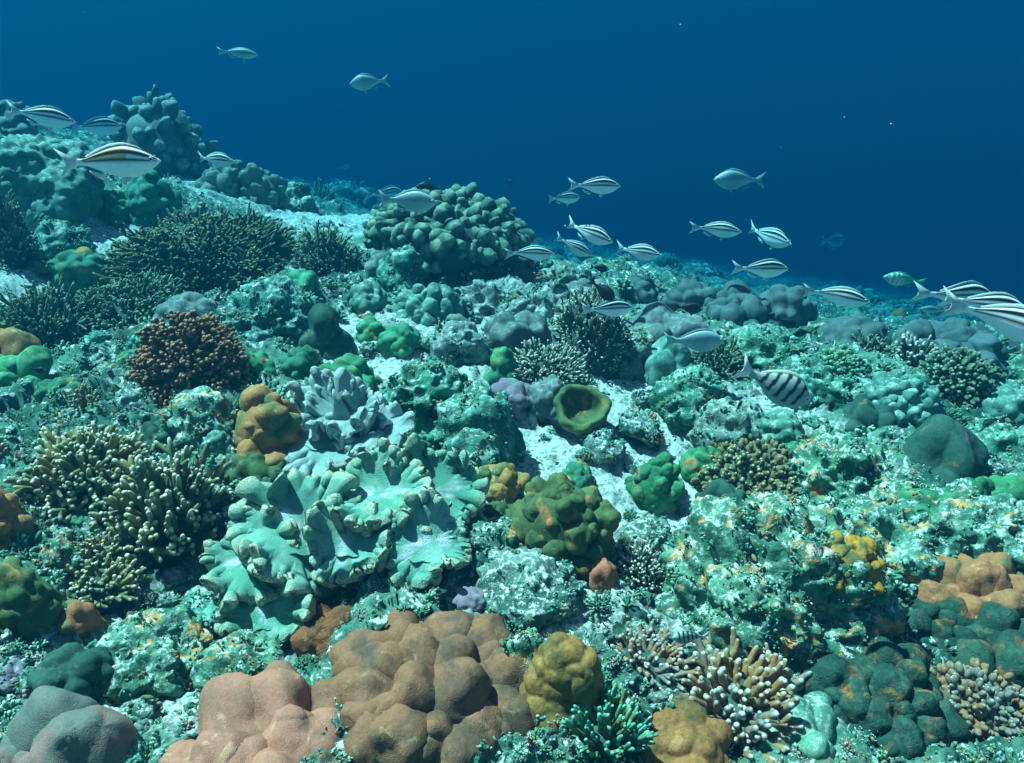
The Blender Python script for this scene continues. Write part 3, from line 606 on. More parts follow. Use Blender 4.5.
C('cluster', 'coral_boulder', (822, 612, 84, 64), 'yell', 'orange yellow honeycomb coral on the big rock ledge', short='honeycomb coral', lobe=0.25, amp=0.35, sink=-0.15, n=40, lr=0.24)
C('rock', 'reef_rock', (760, 665, 60, 36), 'rocko', 'small rocky shelf below the big rock ledge')
C('knobby', 'cauliflower_coral', (755, 486, 112, 56), 'bstag', 'olive knobbed coral with orange stubs, right of the orange rimmed green coral', short='olive knobbed coral', n=110, kr=3.4)
C('lobed', 'coral_boulder', (706, 468, 44, 42), 'greeno', 'round mustard green coral behind the olive knobbed coral', lobe=0.35)
C('lobed', 'coral_boulder', (720, 506, 50, 40), 'dteal', 'dark green lump in front of the olive knobbed coral', lobe=0.5)
C('cup', 'cup_coral', (580, 410, 58, 50), 'olive', 'green cup shaped coral with dark hollow below the white tipped bush', short='green cup coral')
C('lobed', 'coral_boulder', (552, 398, 38, 40), 'grey', 'grey lobed coral left of the green cup coral', lobe=0.4)
C('lobed', 'coral_boulder', (510, 398, 40, 30), 'mauve', 'pale mauve coral left of the green cup coral', lobe=0.6)
C('lobed', 'coral_boulder', (501, 366, 26, 32), 'green', 'bright green knob left of the white tipped bush', lobe=0.8)
C('bushy', 'branching_coral', (545, 370, 86, 50), 'bwhite', 'dark coral bush with white tips beneath the translucent striped fish', short='white tipped bush', n=260, th=1.3)
C('bushy', 'branching_coral', (590, 330, 78, 84), 'bwhite', 'dark block of coral dotted with white twigs behind a striped fish', short='white twig block', n=420, th=1.2, core=0.8, inner=0.78, basemat='core')
C('lobed', 'coral_dome', (588, 296, 48, 24), 'grey', 'grey cap coral on top of the white twig block', lobe=0.5)
C('lobed', 'sponge', (518, 335, 66, 40), 'grey', 'dark grey lobed sponge left of the white twig block', lobe=0.5, short='dark grey sponge', cat='sponge')
# centre back
C('lobed', 'reef_rock', (460, 270, 122, 62), 'core', 'shade darkened overhung rock under the big lobed coral head', lobe=0.3, rough=0.04, cat='rock')  # shade under the overhanging head is put into the rock's dark colour
C('puffy', 'soft_coral', (447, 254, 156, 84), 'puff', 'big green grey soft coral head of rounded lobes at the reef crest', short='big lobed head', n=300, lr=0.105, basemat='core', sink=-0.14, zmin=-0.05, hs=0.85)
C('rock', 'reef_rock', (405, 268, 38, 56), 'rockg', 'craggy pillar rock in front of the big lobed coral head')
C('lobed', 'coral_dome', (383, 268, 26, 30), 'grey', 'small grey green knob left of the craggy pillar rock', lobe=0.8)
C('bushy', 'branching_coral', (328, 256, 68, 50), 'bfine', 'dark coral bush between large dark coral bush and big lobed head', n=220, th=1.2, short='rear dark bush')
C('lobed', 'coral_dome', (300, 290, 40, 44), 'green', 'pale green coral knob below the rear dark bush', lobe=0.6)
C('lobed', 'coral_dome', (328, 328, 44, 52), 'dteal', 'smooth dark teal dome right of the green encrusted rock', lobe=0.8, amp=0.1, short='dark teal dome')
C('rock', 'reef_rock', (270, 318, 92, 64), 'rockg', 'green encrusted rock with yellow flecks right of the large dark coral bush', short='green encrusted rock')
C('bushy', 'branching_coral', (272, 312, 90, 56), 'bgreen', 'green twig coral growing over the green encrusted rock', n=240, th=1.4, core=0.8, inner=0.75)
C('lobed', 'coral_dome', (367, 301, 40, 34), 'paleg', 'pale green dome coral on sand in front of the crest', lobe=0.5, short='pale green dome')
C('cluster', 'coral_boulder', (429, 304, 70, 46), 'paleg', 'grey green lobed coral mound below the big lobed head', lobe=0.3, amp=0.45, short='grey green lobed mound', n=40, lr=0.22)
C('lobed', 'coral_dome', (400, 339, 38, 24), 'green', 'flat green dome on sand below the grey green lobed mound', lobe=0.5)
C('lobed', 'coral_dome', (371, 329, 24, 18), 'green', 'tiny green dome on sand left of the flat green dome', lobe=0.7)
C('rock', 'reef_rock', (455, 345, 60, 36), 'rockp', 'low pitted rock on the sand behind the big green rock')
C('rock', 'reef_rock', (500, 306, 80, 36), 'rockp', 'pale pitted rock below the overhung rock of the reef crest')
C('rock', 'reef_rock', (548, 300, 44, 44), 'rockp', 'blue grey craggy rock left of the white twig block')
C('lobed', 'coral_dome', (460, 328, 26, 24), 'grey', 'round grey knob on the pale pitted rock', lobe=0.6)
# right middle
C('lobed', 'coral_dome', (665, 360, 46, 46), 'paleg', 'round teal green coral right of the white twig block', lobe=0.8, amp=0.15, short='round teal coral')
C('rock', 'reef_rock', (632, 350, 46, 40), 'rockp', 'pale rock between the white twig block and round teal coral')
C('lobed', 'coral_boulder', (655, 338, 80, 44), 'grey', 'wide dark topped coral table left of the translucent grey fish', lobe=0.6)
C('bushy', 'branching_coral', (722, 360, 70, 46), 'bfine', 'dark coral thicket under the translucent grey fish', n=180, th=1.3, short='dark thicket')
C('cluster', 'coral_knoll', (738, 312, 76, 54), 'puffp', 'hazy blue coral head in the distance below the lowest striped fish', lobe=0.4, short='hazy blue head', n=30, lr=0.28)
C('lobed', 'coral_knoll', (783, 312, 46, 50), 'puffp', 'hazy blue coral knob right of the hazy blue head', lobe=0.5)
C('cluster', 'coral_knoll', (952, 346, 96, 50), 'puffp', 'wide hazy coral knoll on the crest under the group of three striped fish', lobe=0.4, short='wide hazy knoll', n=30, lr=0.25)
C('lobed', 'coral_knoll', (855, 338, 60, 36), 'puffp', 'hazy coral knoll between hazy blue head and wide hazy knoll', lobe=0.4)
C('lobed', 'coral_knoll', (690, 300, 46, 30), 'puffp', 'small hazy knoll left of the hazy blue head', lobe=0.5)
C('lobed', 'coral_knoll', (1005, 402, 60, 46), 'paleg', 'hazy green knoll at the right edge beside the dark knobbly coral', lobe=0.4)
C('rock', 'reef_rock', (765, 350, 70, 40), 'rockg', 'pale green rock ledge behind the barred fish')
C('rock', 'reef_rock', (822, 392, 90, 46), 'rockg', 'pale rock ledge right of the barred fish', short='pale ledge')
C('bushy', 'branching_coral', (868, 352, 50, 34), 'bfine', 'dark bristly coral left of the pale spiky coral', n=130, th=1.3)
C('bushy', 'branching_coral', (915, 357, 50, 36), 'bwhite', 'pale spiky coral on the crest at the right', n=60, th=2.0, short='pale spiky coral', lift=0.6)
C('knobby', 'cauliflower_coral', (955, 380, 70, 54), 'bfine', 'dark knobbly coral behind the ribbed dome at the right', n=150, kr=3.2, short='dark knobbly coral')
C('cluster', 'coral_boulder', (898, 398, 84, 60), 'paleg', 'green lobed coral boulder with fish scale lumps at the right', lobe=0.24, amp=0.4, short='green scaly boulder', n=70, lr=0.17)
C('lobed', 'coral_dome', (868, 420, 44, 30), 'dteal', 'dark dome coral under the green scaly boulder', lobe=0.7)
C('lobed', 'coral_dome', (936, 458, 84, 76), 'dteal', 'big smooth teal dome coral at the right', lobe=0.9, amp=0.08, short='smooth teal dome')
C('lobed', 'coral_dome', (838, 446, 28, 26), 'green', 'small round green coral left of the smooth teal dome', lobe=0.5)
C('lobed', 'coral_boulder', (775, 430, 50, 36), 'paleg', 'pale green ridged coral under the barred fish', lobe=0.4, short='pale ridged coral')
C('rock', 'reef_rock', (728, 425, 70, 46), 'rockp', 'grey teal rock left of the pale ridged coral')
C('rock', 'reef_rock', (690, 395, 60, 50), 'rockg', 'green rock beside two tiny dark fish')
C('rock', 'reef_rock', (850, 480, 100, 50), 'rocko', 'mottled rock bank below the small round green coral', short='mottled bank')
C('lobed', 'coral_boulder', (965, 490, 44, 34), 'greeno', 'green lump with orange streak under the smooth teal dome', lobe=0.6)
C('lobed', 'coral_boulder', (1005, 500, 54, 34), 'greeno', 'green lump with orange streak at the right edge', lobe=0.6)
C('lobed', 'coral_boulder', (932, 512, 56, 46), 'greeno', 'green lobe with orange flank in front of the smooth teal dome', lobe=0.6, short='orange flanked lobe')
C('rock', 'reef_rock', (965, 535, 110, 44), 'rocko', 'orange specked rock shelf at the right edge', short='orange specked shelf')
C('rock', 'reef_rock', (880, 550, 110, 60), 'rocko', 'mottled green rock behind the orange green boulder', short='mottled green rock')
C('cluster', 'coral_boulder', (970, 590, 112, 78), 'orange', 'orange and green wrinkled coral boulder at the right edge', short='orange green boulder', lobe=0.3, amp=0.35, n=30, lr=0.27)
C('cluster', 'coral_boulder', (985, 655, 110, 60), 'dorange', 'dark orange flecked coral ridge below the orange green boulder', lobe=0.5, n=14, lr=0.36)
C('cluster', 'coral_boulder', (868, 694, 160, 124), 'dorange', 'dark green lobed coral mass in the lower right', short='dark lobed mass', lobe=0.2, amp=0.45, lump=0.35, n=60, lr=0.2)
C('knobby', 'finger_coral', (975, 715, 110, 90), 'bblue', 'orange brown stubby coral in the lower right corner', short='stubby corner coral', n=110, kr=4.2)
C('bushy', 'finger_coral', (880, 742, 90, 44), 'bblue', 'orange tipped rubble coral at the bottom edge right of the dark lobed mass', n=70, th=3.2)

C('bushy', 'finger_coral', (1000, 690, 56, 40), 'bblue', 'small stubby orange coral at the right edge above the corner coral', n=60, th=3.0)
C('cluster', 'coral_boulder', (930, 640, 90, 40), 'dorange', 'dark lobed ridge between orange green boulder and dark lobed mass', lobe=0.3, amp=0.4, n=30, lr=0.26)
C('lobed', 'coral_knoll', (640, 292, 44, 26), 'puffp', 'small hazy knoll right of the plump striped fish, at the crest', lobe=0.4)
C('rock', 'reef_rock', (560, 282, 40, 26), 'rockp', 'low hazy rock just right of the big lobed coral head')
C('knobby', 'cauliflower_coral', (835, 372, 54, 34), 'bgreen', 'teal knobbed coral between pale ledge and the crest', n=100, kr=3.0)
C('rock', 'reef_rock', (1000, 445, 60, 50), 'rockg', 'green rock at the right edge beside the smooth teal dome')

# ------------------------------------------------------------------ leather corals
def leather_mat(name, base, alt, valley, rim):
    m = reefmat(name, base, alt, scale=6, tip=valley, tipr=(0.45, 1.0), bump=0.5, bsc=480, fine=0.22, rough=0.6)
    nt = m.node_tree; b = nt.nodes['Principled BSDF']; src = b.inputs['Base Color'].links[0].from_socket
    at = nt.nodes.new('ShaderNodeAttribute'); at.attribute_name = 'rim'
    tc = nt.nodes.new('ShaderNodeTexCoord').outputs['Object']
    f = mathn(nt, 'MULTIPLY', sm(nt, at.outputs['Fac'], 0.82, 1.0), sm(nt, noise(nt, tc, 9, 4, 0.6), 0.22, 0.5))
    rc = mixc(nt, sm(nt, noise(nt, tc, 260, 2, 0.6), 0.48, 0.60), rim, (0.62, 0.62, 0.50))
    nt.links.new(mixc(nt, f, src, rc), b.inputs['Base Color']); return m
LG = leather_mat('leather_green', (0.08, 0.255, 0.185), (0.18, 0.37, 0.285), (0.50, 0.52, 0.55), (0.26, 0.30, 0.17))
LB = leather_mat('leather_blue', (0.17, 0.29, 0.27), (0.25, 0.35, 0.34), (0.44, 0.47, 0.52), (0.26, 0.36, 0.34))
def leather(name, base_px, lobes, mat, label, short):
    t, p = hit(*base_px); root = empty(name, p); tag(root, label, 'coral')
    for (cx, cy_, wpx, lift, tiltx, tilty, rz, kw) in lobes:
        # centre of the lobe: above the ground under it
        d = ray(cx, cy_); tt = t
        for _ in range(8):
            q = CAM + d * tt; g = float(height(q[0], q[1], True)[0]) + lift; tt += (q[2] - g) / (-d[2]) * 0.9
        q = CAM + d * tt; zc = tt * (d[1] * _cp - d[2] * _sp); R = wpx / 2 * zc / FPX
        V, F, T, RM = ruffle(R, nseed(), **kw)
        Rm = np.array((Euler((math.radians(tiltx), math.radians(tilty), 0)).to_matrix() @ Euler((0, 0, math.radians(rz))).to_matrix()))
        V = V @ Rm.T + (q - p)
        mk('lobe', V, F, mat, root, {'tip': T, 'rim': RM})
        # stalk under the lobe
        a = q - p; b = np.array([a[0] * 0.8, a[1] * 0.8 + 0.02, -0.06]); n = 40; th = np.linspace(0, 2 * math.pi, n, endpoint=False); rows = []
        for s_ in np.linspace(0, 1, 12):
            c = a * (1 - s_) + b * s_; rr = R * (0.30 + 0.16 * (1 - s_) ** 3 + 0.05 * s_) * (1 + 0.08 * np.sin(th * 5 + 3 * s_) + 0.05 * np.sin(th * 9))
            rows.append(np.stack([c[0] + rr * np.cos(th), c[1] + rr * np.sin(th), np.full(n, c[2] - 0.012 * (s_ == 0))], 1))
        i = np.arange(n); j = (i + 1) % n
        F2 = np.concatenate([np.stack([k * n + i, (k + 1) * n + i, (k + 1) * n + j, k * n + j], 1) for k in range(11)])
        mk('stalk', np.concatenate(rows), F2, mat, root, {'tip': np.zeros(12 * n), 'rim': np.zeros(12 * n)})
        CARVE.append((q[0], q[1], R * 0.8))
    ALL.append((root, base_px[0], base_px[1] - 30, short)); HERO.append((base_px[0], base_px[1] - 30, 120, 120))
    return root
leather('leather_coral', (345, 450), [
    (330, 432, 118, 0.11, 22, -4, 20, dict(k=8, amp=0.16, cup=0.12, cut=0.07, fold=1.2, thick=0.007)),
    (374, 430, 84, 0.13, 14, 8, 80, dict(k=7, amp=0.2, cup=0.25, cut=0.07, fold=1.2, thick=0.007)),
    (342, 416, 70, 0.15, 4, 0, 150, dict(k=7, amp=0.2, cup=0.3, cut=0.07, fold=1.2, thick=0.006))],
    LB, 'blue grey leather coral with tightly folded rim, behind the green one', 'blue grey leather coral')
leather('leather_coral', (345, 560), [
    (300, 532, 128, 0.13, 30, 16, 60, dict(k=7, amp=0.15, cup=0.10, cut=0.10, fold=1.2, thick=0.010)),
    (250, 560, 92, 0.10, 26, -14, 100, dict(k=6, amp=0.16, cup=0.10, cut=0.12, fold=1.2, thick=0.009)),
    (432, 492, 98, 0.14, 28, 12, 170, dict(k=7, amp=0.15, cup=0.10, cut=0.10, fold=1.2, thick=0.010)),
    (424, 545, 88, 0.09, 34, 4, 20, dict(k=6, amp=0.16, cup=0.08, cut=0.12, fold=1.2, thick=0.009)),
    (378, 496, 96, 0.16, 20, -4, 200, dict(k=8, amp=0.2, cup=0.18, cut=0.08, fold=1.2, thick=0.009)),
    (350, 540, 84, 0.12, 34, 4, 310, dict(k=7, amp=0.2, cup=0.12, cut=0.10, fold=1.2, thick=0.009)),
    (266, 612, 84, 0.05, 30, -6, 10, dict(k=6, amp=0.18, cup=0.14, cut=0.14, fold=1.2, thick=0.009))],
    LG, 'large green leather coral with folded speckled rim and lavender valleys, centre left', 'green leather coral')
for bx in ((345, 435, 140, 85), (300, 545, 190, 190), (430, 520, 110, 140), (400, 590, 120, 60)): HERO.append(bx)

# ------------------------------------------------------------------ more corals and rocks between them
PROTO = []
def proto(kind, noun, name, mat, colour, w=1.0, cat='coral', **kw):
    sd_ = nseed(); R = 0.07; Hh = kw.get('H', 0.06)
    if kind == 'cluster': V, F = cluster(R, Hh, kw['n'], kw['lr'], sd_, nu=16, nv=12); o = mk(name, V, F, M(mat))
    elif kind == 'lobed':
        V, F = lobed(R, Hh, kw.get('lobe', 0.4) * R, kw.get('amp', 0.35), sd_, 5, 0.2, kw.get('rough', 0.0)); o = mk(name, V, F, M(mat))
    elif kind == 'rock':
        V, F = rocky(R, Hh, sd_, 5, 0.55); o = mk(name, V, F, M(mat))
    elif kind == 'table':
        o = empty(name, (0, 0, 0)); V, F, T, RM = ruffle(R * 1.1, sd_, k=6, amp=0.10, cup=0.15, cut=0.2, nr=16, nt=120, thick=0.004, fold=0.4); V[:, 2] += Hh * 0.8
        mk('plate', V, F, M(mat), o, {'tip': RM}); V, F = lobed(R * 0.35, Hh * 0.6, R * 0.3, 0.1, sd_, 3); mk('base', V, F, M('core'), o)
    else:
        o = empty(name, (0, 0, 0))
        if kind == 'bushy': V, F, T = bushy(R, Hh, kw.get('n', 90), kw.get('th', 0.0032), sd_, 2, kw.get('inner', 0.5), kw.get('lift', 0.3), 5, 5)
        else: V, F, T = knobby(R, Hh, kw.get('n', 60), sd_, kw.get('kr', 0.005))
        mk('branches', V, F, M(mat), o, {'tip': T}); V, F = lobed(R * 0.55, Hh * 0.55, R * 0.3, 0.1, sd_ + 500, 3, 0.08); mk('base', V, F, M('core'), o)
    o['category'] = cat; o['_n'] = noun; o['_c'] = colour; PROTO.append((o, w, False)); return o
proto('cluster', 'lobed coral', 'coral_boulder', 'green', 'green', 0.8, n=26, lr=0.28)
proto('cluster', 'lumpy coral', 'coral_boulder', 'paleg', 'pale green', 1.2, n=34, lr=0.24, H=0.05)
proto('lobed', 'coral knob', 'coral_boulder', 'greeno', 'orange flecked green', 1.0, lobe=0.5, H=0.07)
proto('lobed', 'dome coral', 'coral_dome', 'grey', 'grey', 1.0, lobe=0.5, H=0.05)
proto('lobed', 'dome coral', 'coral_dome', 'dteal', 'dark teal', 1.0, lobe=0.6, H=0.06)
proto('cluster', 'coral lump', 'coral_boulder', 'olive', 'olive', 0.9, n=20, lr=0.32)
proto('lobed', 'coral lump', 'coral_boulder', 'orange', 'rust orange', 0.35, lobe=0.4)
proto('lobed', 'coral lump', 'coral_boulder', 'mauve', 'mauve', 0.3, lobe=0.5, H=0.04)
proto('rock', 'craggy rock', 'reef_rock', 'rock', 'silt dusted', 2.2, 'rock', H=0.05)
proto('rock', 'reef rock', 'reef_rock', 'rockg', 'green crusted', 2.4, 'rock', H=0.06)
proto('rock', 'reef rock', 'reef_rock', 'rocko', 'orange flecked', 1.5, 'rock', H=0.05)
proto('rock', 'flat rock', 'reef_rock', 'rock', 'pale', 1.2, 'rock', H=0.035)
proto('bushy', 'bush coral', 'branching_coral', 'bfine', 'dark', 1.6, n=110, th=0.0028)
proto('bushy', 'twig coral', 'branching_coral', 'bwhite', 'white tipped', 0.9, n=100, th=0.0030)
proto('bushy', 'finger coral', 'finger_coral', 'bstag', 'olive', 0.8, n=55, th=0.0055, lift=0.5)
proto('bushy', 'finger coral', 'finger_coral', 'bgreen', 'green', 1.3, n=60, th=0.0048, lift=0.5)
proto('knobby', 'knobbed coral', 'cauliflower_coral', 'bgreen', 'teal', 1.0)
proto('knobby', 'knobbed coral', 'cauliflower_coral', 'poc', 'brown', 0.3)
proto('table', 'plate coral', 'plate_coral', 'paleg', 'pale green', 0.2)
proto('table', 'plate coral', 'plate_coral', 'dteal', 'dark', 0.2)
rg = np.random.RandomState(11)
def skyline(px): return np.interp(px, [0, 200, 300, 540, 640, 800, 1024], [138, 165, 190, 240, 262, 280, 325])
FILL = []
tries = 0; used = {}
wts = np.array([w for _, w, _ in PROTO]); wts /= wts.sum()
while len(FILL) < 285 and tries < 14000:
    tries += 1
    cx = rg.uniform(2, 1022); cy_ = rg.uniform(skyline(cx), 758); w = 14 + 38 * rg.rand() ** 1.8
    if any(abs(cx - a) < (c * 0.44 + w * 0.3) and abs(cy_ - b) < (d * 0.44 + w * 0.3) for (a, b, c, d) in HERO): continue
    if any(math.hypot(cx - a, (cy_ - b) * 1.3) < (c + w) * 0.42 for (a, b, c) in FILL): continue
    t, p = hit(cx, cy_ + w * 0.2)
    if t > 14: continue
    if t > 5.2: w = rg.uniform(16, 44)
    s0 = float(sandmask(np.array([p[0]]), np.array([p[1]]))[0])
    if s0 > 0.35 and rg.rand() < 0.93: continue
    FILL.append((cx, cy_, w)); k = rg.choice(len(PROTO), p=wts); o = PROTO[k][0]
    sc = w / 2 * t / FPX / 0.07
    if k in used: o = copy_tree(o, p, rg.rand() * 6.28, (sc, sc * rg.uniform(0.8, 1.2), sc * rg.uniform(0.8, 1.25)))
    else: used[k] = 1; o.location = p; o.scale = (sc, sc, sc)
    CARVE.append((p[0], p[1], 0.07 * sc * 0.7)); o['_b'] = [float(cx), float(cy_), float(w), float(w)]
    FILL_O = o; ALL.append((o, cx, cy_, None))
for k, (o, w, _) in enumerate(PROTO):
    if k not in used:
        for c in list(o.children): bpy.data.objects.remove(c)
        bpy.data.objects.remove(o)
terrain()

# rubble, stones and turf sprigs too many to count
_gx = np.arange(-140, 1180, 12.0); _gy = np.arange(90, 930, 10.0)
def _tgrid():
    X, Y = np.meshgrid(_gx, _gy); a = (X.ravel() - W / 2) / FPX; b = -(Y.ravel() - H_ / 2) / FPX
    D = np.stack([a, _cp + b * _sp, -_sp + b * _cp], 1); D /= np.linalg.norm(D, axis=1, keepdims=True)
    T = np.full(len(D), 40.0); live = np.ones(len(D), bool)
    for t in np.exp(np.linspace(math.log(0.5), math.log(30), 260)):
        k = np.nonzero(live)[0]
        if not len(k): break
        q = CAM + D[k] * t; h = q[:, 2] < height(q[:, 0], q[:, 1], True); T[k[h]] = t; live[k[h]] = False
    return D, T
def merged(name, shapes, N, mat, label, szpx, wmin, wmax, seed, flat=1.0, region=None, sandp=1.0, tiltk=0.4, sink=0.25, keep=0.85):
    rg = np.random.RandomState(seed)
    px = rg.uniform(-120, 1150, N); py = rg.uniform(100, 900, N); ok = py > skyline(np.clip(px, 0, 1024)) - 5
    if region is not None: ok &= rg.rand(N) < region(px, py)
    px, py = px[ok], py[ok]; a = (px - W / 2) / FPX; b = -(py - H_ / 2) / FPX
    D = np.stack([a, _cp + b * _sp, -_sp + b * _cp], 1); D /= np.linalg.norm(D, axis=1, keepdims=True)
    TG = _TG.reshape(len(_gy), len(_gx)); u = (px - _gx[0]) / 12; v = (py - _gy[0]) / 10; i = u.astype(int); j = v.astype(int); u -= i; v -= j
    t = (TG[j, i] * (1 - u) + TG[j, i + 1] * u) * (1 - v) + (TG[j + 1, i] * (1 - u) + TG[j + 1, i + 1] * u) * v
    Pp = CAM + D * t[:, None]; s0 = sandmask(Pp[:, 0], Pp[:, 1]); ok = (t < 14) & (rg.rand(len(t)) < 1 - (1 - sandp) * s0)
    for (a_, b_, R_) in CARVE: ok &= np.hypot(Pp[:, 0] - a_, Pp[:, 1] - b_) > R_ * keep
    Pp, t, s0 = Pp[ok], t[ok], s0[ok]; Z = height(Pp[:, 0], Pp[:, 1], False, s0); Vs, As, Fk, n = [], [], {}, 0
    for p, tt, z in zip(Pp, t, Z):
        w = rg.uniform(*szpx) * (0.5 + 0.9 * rg.rand() ** 2.5); sc = min(max(w / 2 * tt / FPX, wmin), wmax)
        V, Fl, A = shapes[rg.randint(len(shapes))]
        Rm = np.array(Euler((rg.randn() * tiltk, rg.randn() * tiltk, rg.rand() * 6.28)).to_matrix())
        Vs.append((V * [1, rg.uniform(0.6, 1), flat * rg.uniform(0.6, 1.1)]) @ Rm.T * sc + [p[0], p[1], z - sc * sink]); As.append(A)
        for f in Fl: Fk.setdefault(f.shape[1], []).append(f + n)
        n += len(V)
    o = mk(name, np.concatenate(Vs), [np.concatenate(v) for v in Fk.values()], mat, attrs={'tip': np.concatenate(As)})
    tag(o, label, name.replace('_', ' '), kind='stuff')
_, _TG = _tgrid()
st = []
for k in range(9):
    V, F = ico(3); q = V * [1, 0.8, 0.75]
    a, b = worley(V * 0.9 + k * 5.3, k); P = q * (0.55 + 0.75 * (b - a) + 0.55 * perlin(V * 1.1 + k * 3, k))[:, None]
    P = P + V * (0.28 * ridged(V * 1.6 + k, k, 3))[:, None] + V * (0.16 * fbm(V * 4.5 + k, k, 2))[:, None]
    st.append((P, [F], np.zeros(len(P))))
merged('coral_rubble', st, 6000, M('rock'), 'loose broken coral stones strewn over the reef slope', (4, 15), 0.003, 0.045, 1, sandp=0.15)
merged('green_rubble', st, 3800, M('rocko'), 'algae coated rubble knobs between the corals', (5, 17), 0.003, 0.05, 2, sandp=0.15)
sp = []
for k in range(9):
    V, F, T = bushy(1.0, 0.9, 9 + k, 0.12 + 0.01 * k, 900 + k, 1, 0.15, 0.5, 5, 5); sp.append((V, F, T))
merged('turf_sprigs', sp, 4200, M('bgreen'), 'short green finger sprigs carpeting the rock', (8, 19), 0.005, 0.045, 3, sandp=0.12, sink=0.35, keep=0.95)
merged('twig_rubble', sp, 2600, M('bblue'), 'broken brown and bluish coral twigs in the foreground', (8, 20), 0.006, 0.04, 4, sandp=0.25, sink=0.35, keep=0.95,
       region=lambda x, y: np.clip((y - 430) / 260, 0.05, 1) * np.where((x > 560) | (x < 250), 1, 0.45))

# encrusting knobs and turf growing on the rocks and on the bed
kn = []
for k in range(8):
    rg = np.random.RandomState(50 + k); m = 7; Cc = rg.randn(m, 3) * [0.5, 0.5, 0.15]; Dd = rg.randn(m, 3) * 0.5 + [0, 0, 1]; Dd /= np.linalg.norm(Dd, axis=1, keepdims=True)
    r = 0.16 + 0.14 * rg.rand(m); kn.append(blobs(Cc, Dd, r, r * (1.2 + 1.6 * rg.rand(m)), 6, 5))
def on_rocks(name, shapes, per, mat, label, smin, smax, seed):
    rg = np.random.RandomState(seed); Vs, As, Fk, n = [], [], {}, 0
    for (o, a, b, s_) in ALL:
        if o.type != 'MESH' or not o.name.startswith('reef_rock'): continue
        me = o.data; co = np.empty(len(me.vertices) * 3); me.vertices.foreach_get('co', co); co = co.reshape(-1, 3); no = np.empty(len(me.vertices) * 3); me.vertices.foreach_get('normal', no); no = no.reshape(-1, 3)
        Mx = np.array(o.matrix_basis); sc0 = float(np.linalg.norm(Mx[:3, 0])); P = co @ Mx[:3, :3].T + Mx[:3, 3]; Nn = no @ Mx[:3, :3].T; Nn /= np.linalg.norm(Nn, axis=1, keepdims=True) + 1e-9
        area = o.get('_b', [0, 0, 40, 40]); cnt = int(per * area[2] * area[3] / 1000)
        c = rg.choice(len(P), min(cnt, len(P)), replace=False); c = c[(Nn[c, 2] > -0.1)]
        pxs = np.linalg.norm(P[c].mean(0) - CAM) / FPX
        for i in c:
            w = Nn[i] + rg.randn(3) * 0.2; w /= np.linalg.norm(w); x = np.cross(w, rg.randn(3)); x /= np.linalg.norm(x); y = np.cross(w, x)
            sc = rg.uniform(smin, smax) * pxs * (0.5 + rg.rand()); V, Fl, A = shapes[rg.randint(len(shapes))]
            Vs.append(V @ np.stack([x, y, w]) * sc + P[i] - w * sc * 0.05); As.append(A)
            for f in Fl: Fk.setdefault(f.shape[1], []).append(f + n)
            n += len(V)
    o = mk(name, np.concatenate(Vs), [np.concatenate(v) for v in Fk.values()], mat, attrs={'tip': np.concatenate(As)}); tag(o, label, 'turf', kind='stuff')
on_rocks('rock_turf', kn, 34, M('bgreen'), 'knobbly green turf growing over the reef rocks', 2.2, 5.5, 5)
on_rocks('rock_crust', kn, 6, M('rocko'), 'orange and pale crusts growing over the reef rocks', 2.5, 5.0, 6)
on_rocks('rust_turf', kn, 7, M('bstag'), 'brownish pale tipped turf growing over the reef rocks', 2.5, 6, 9)
merged('bed_turf', kn, 9000, M('bgreen'), 'knobbly green turf growing over the sea bed', (4, 11), 0.003, 0.03, 7, sandp=0.05, sink=0.0, keep=0.9)
merged('bed_crust', kn, 2600, M('bstag'), 'brownish pale tipped turf growing over the sea bed', (4, 12), 0.003, 0.03, 12, sandp=0.15, sink=0.0, keep=0.9)
rg = np.random.RandomState(77); V0, Q0, T0 = uvs(6, 4); n_ = 16; PP = []
for k in range(n_):
    d_ = ray(rg.uniform(-80, 1100), rg.uniform(-40, 560)); PP.append(CAM + d_ * rg.uniform(0.9, 3.6))
PP = np.array(PP); PP = PP[PP[:, 2] > height(PP[:, 0], PP[:, 1], True) + 0.05]; PP = PP[PP[:, 2] < 1.6]
V_, F_, A_ = blobs(PP, np.tile([0, 0, 1.0], (len(PP), 1)), 0.0007 + 0.0008 * rg.rand(len(PP)), 0.0007 + 0.0008 * rg.rand(len(PP)), 6, 4)
tag(mk('suspended_particles', V_, F_, reefmat('snow', (0.6, 0.65, 0.65), (0.7, 0.7, 0.7), bump=0)), 'pale specks drifting in the water', 'particles', kind='stuff')
merged('pale_grit', kn, 5000, M('rock'), 'pale grit and shell bits lying over the sea bed', (3, 8), 0.002, 0.02, 8, sandp=1.0, sink=0.0, keep=0.9)

# ------------------------------------------------------------------ fish
def simple(name, c, rough=0.4, metal=0.0, colattr=False, alpha=None):
    if name in MATS: return MATS[name]
    m = bpy.data.materials.new(name); m.use_nodes = True; nt = m.node_tree; b = nt.nodes['Principled BSDF']
    if colattr:
        a = nt.nodes.new('ShaderNodeAttribute'); a.attribute_name = 'Col'; tc = nt.nodes.new('ShaderNodeTexCoord').outputs['Object']
        f = noise(nt, tc, 300, 2, 0.6); hs = nt.nodes.new('ShaderNodeHueSaturation'); nt.links.new(a.outputs['Color'], hs.inputs['Color'])
        nt.links.new(mathn(nt, 'MULTIPLY_ADD', f, 0.4, 0.8), hs.inputs['Value']); nt.links.new(hs.outputs[0], b.inputs['Base Color'])
    else: b.inputs['Base Color'].default_value = (*c, 1)
    b.inputs['Roughness'].default_value = rough; b.inputs['Metallic'].default_value = metal; b.inputs['Specular IOR Level'].default_value = 0.25
    MATS[name] = m; return m
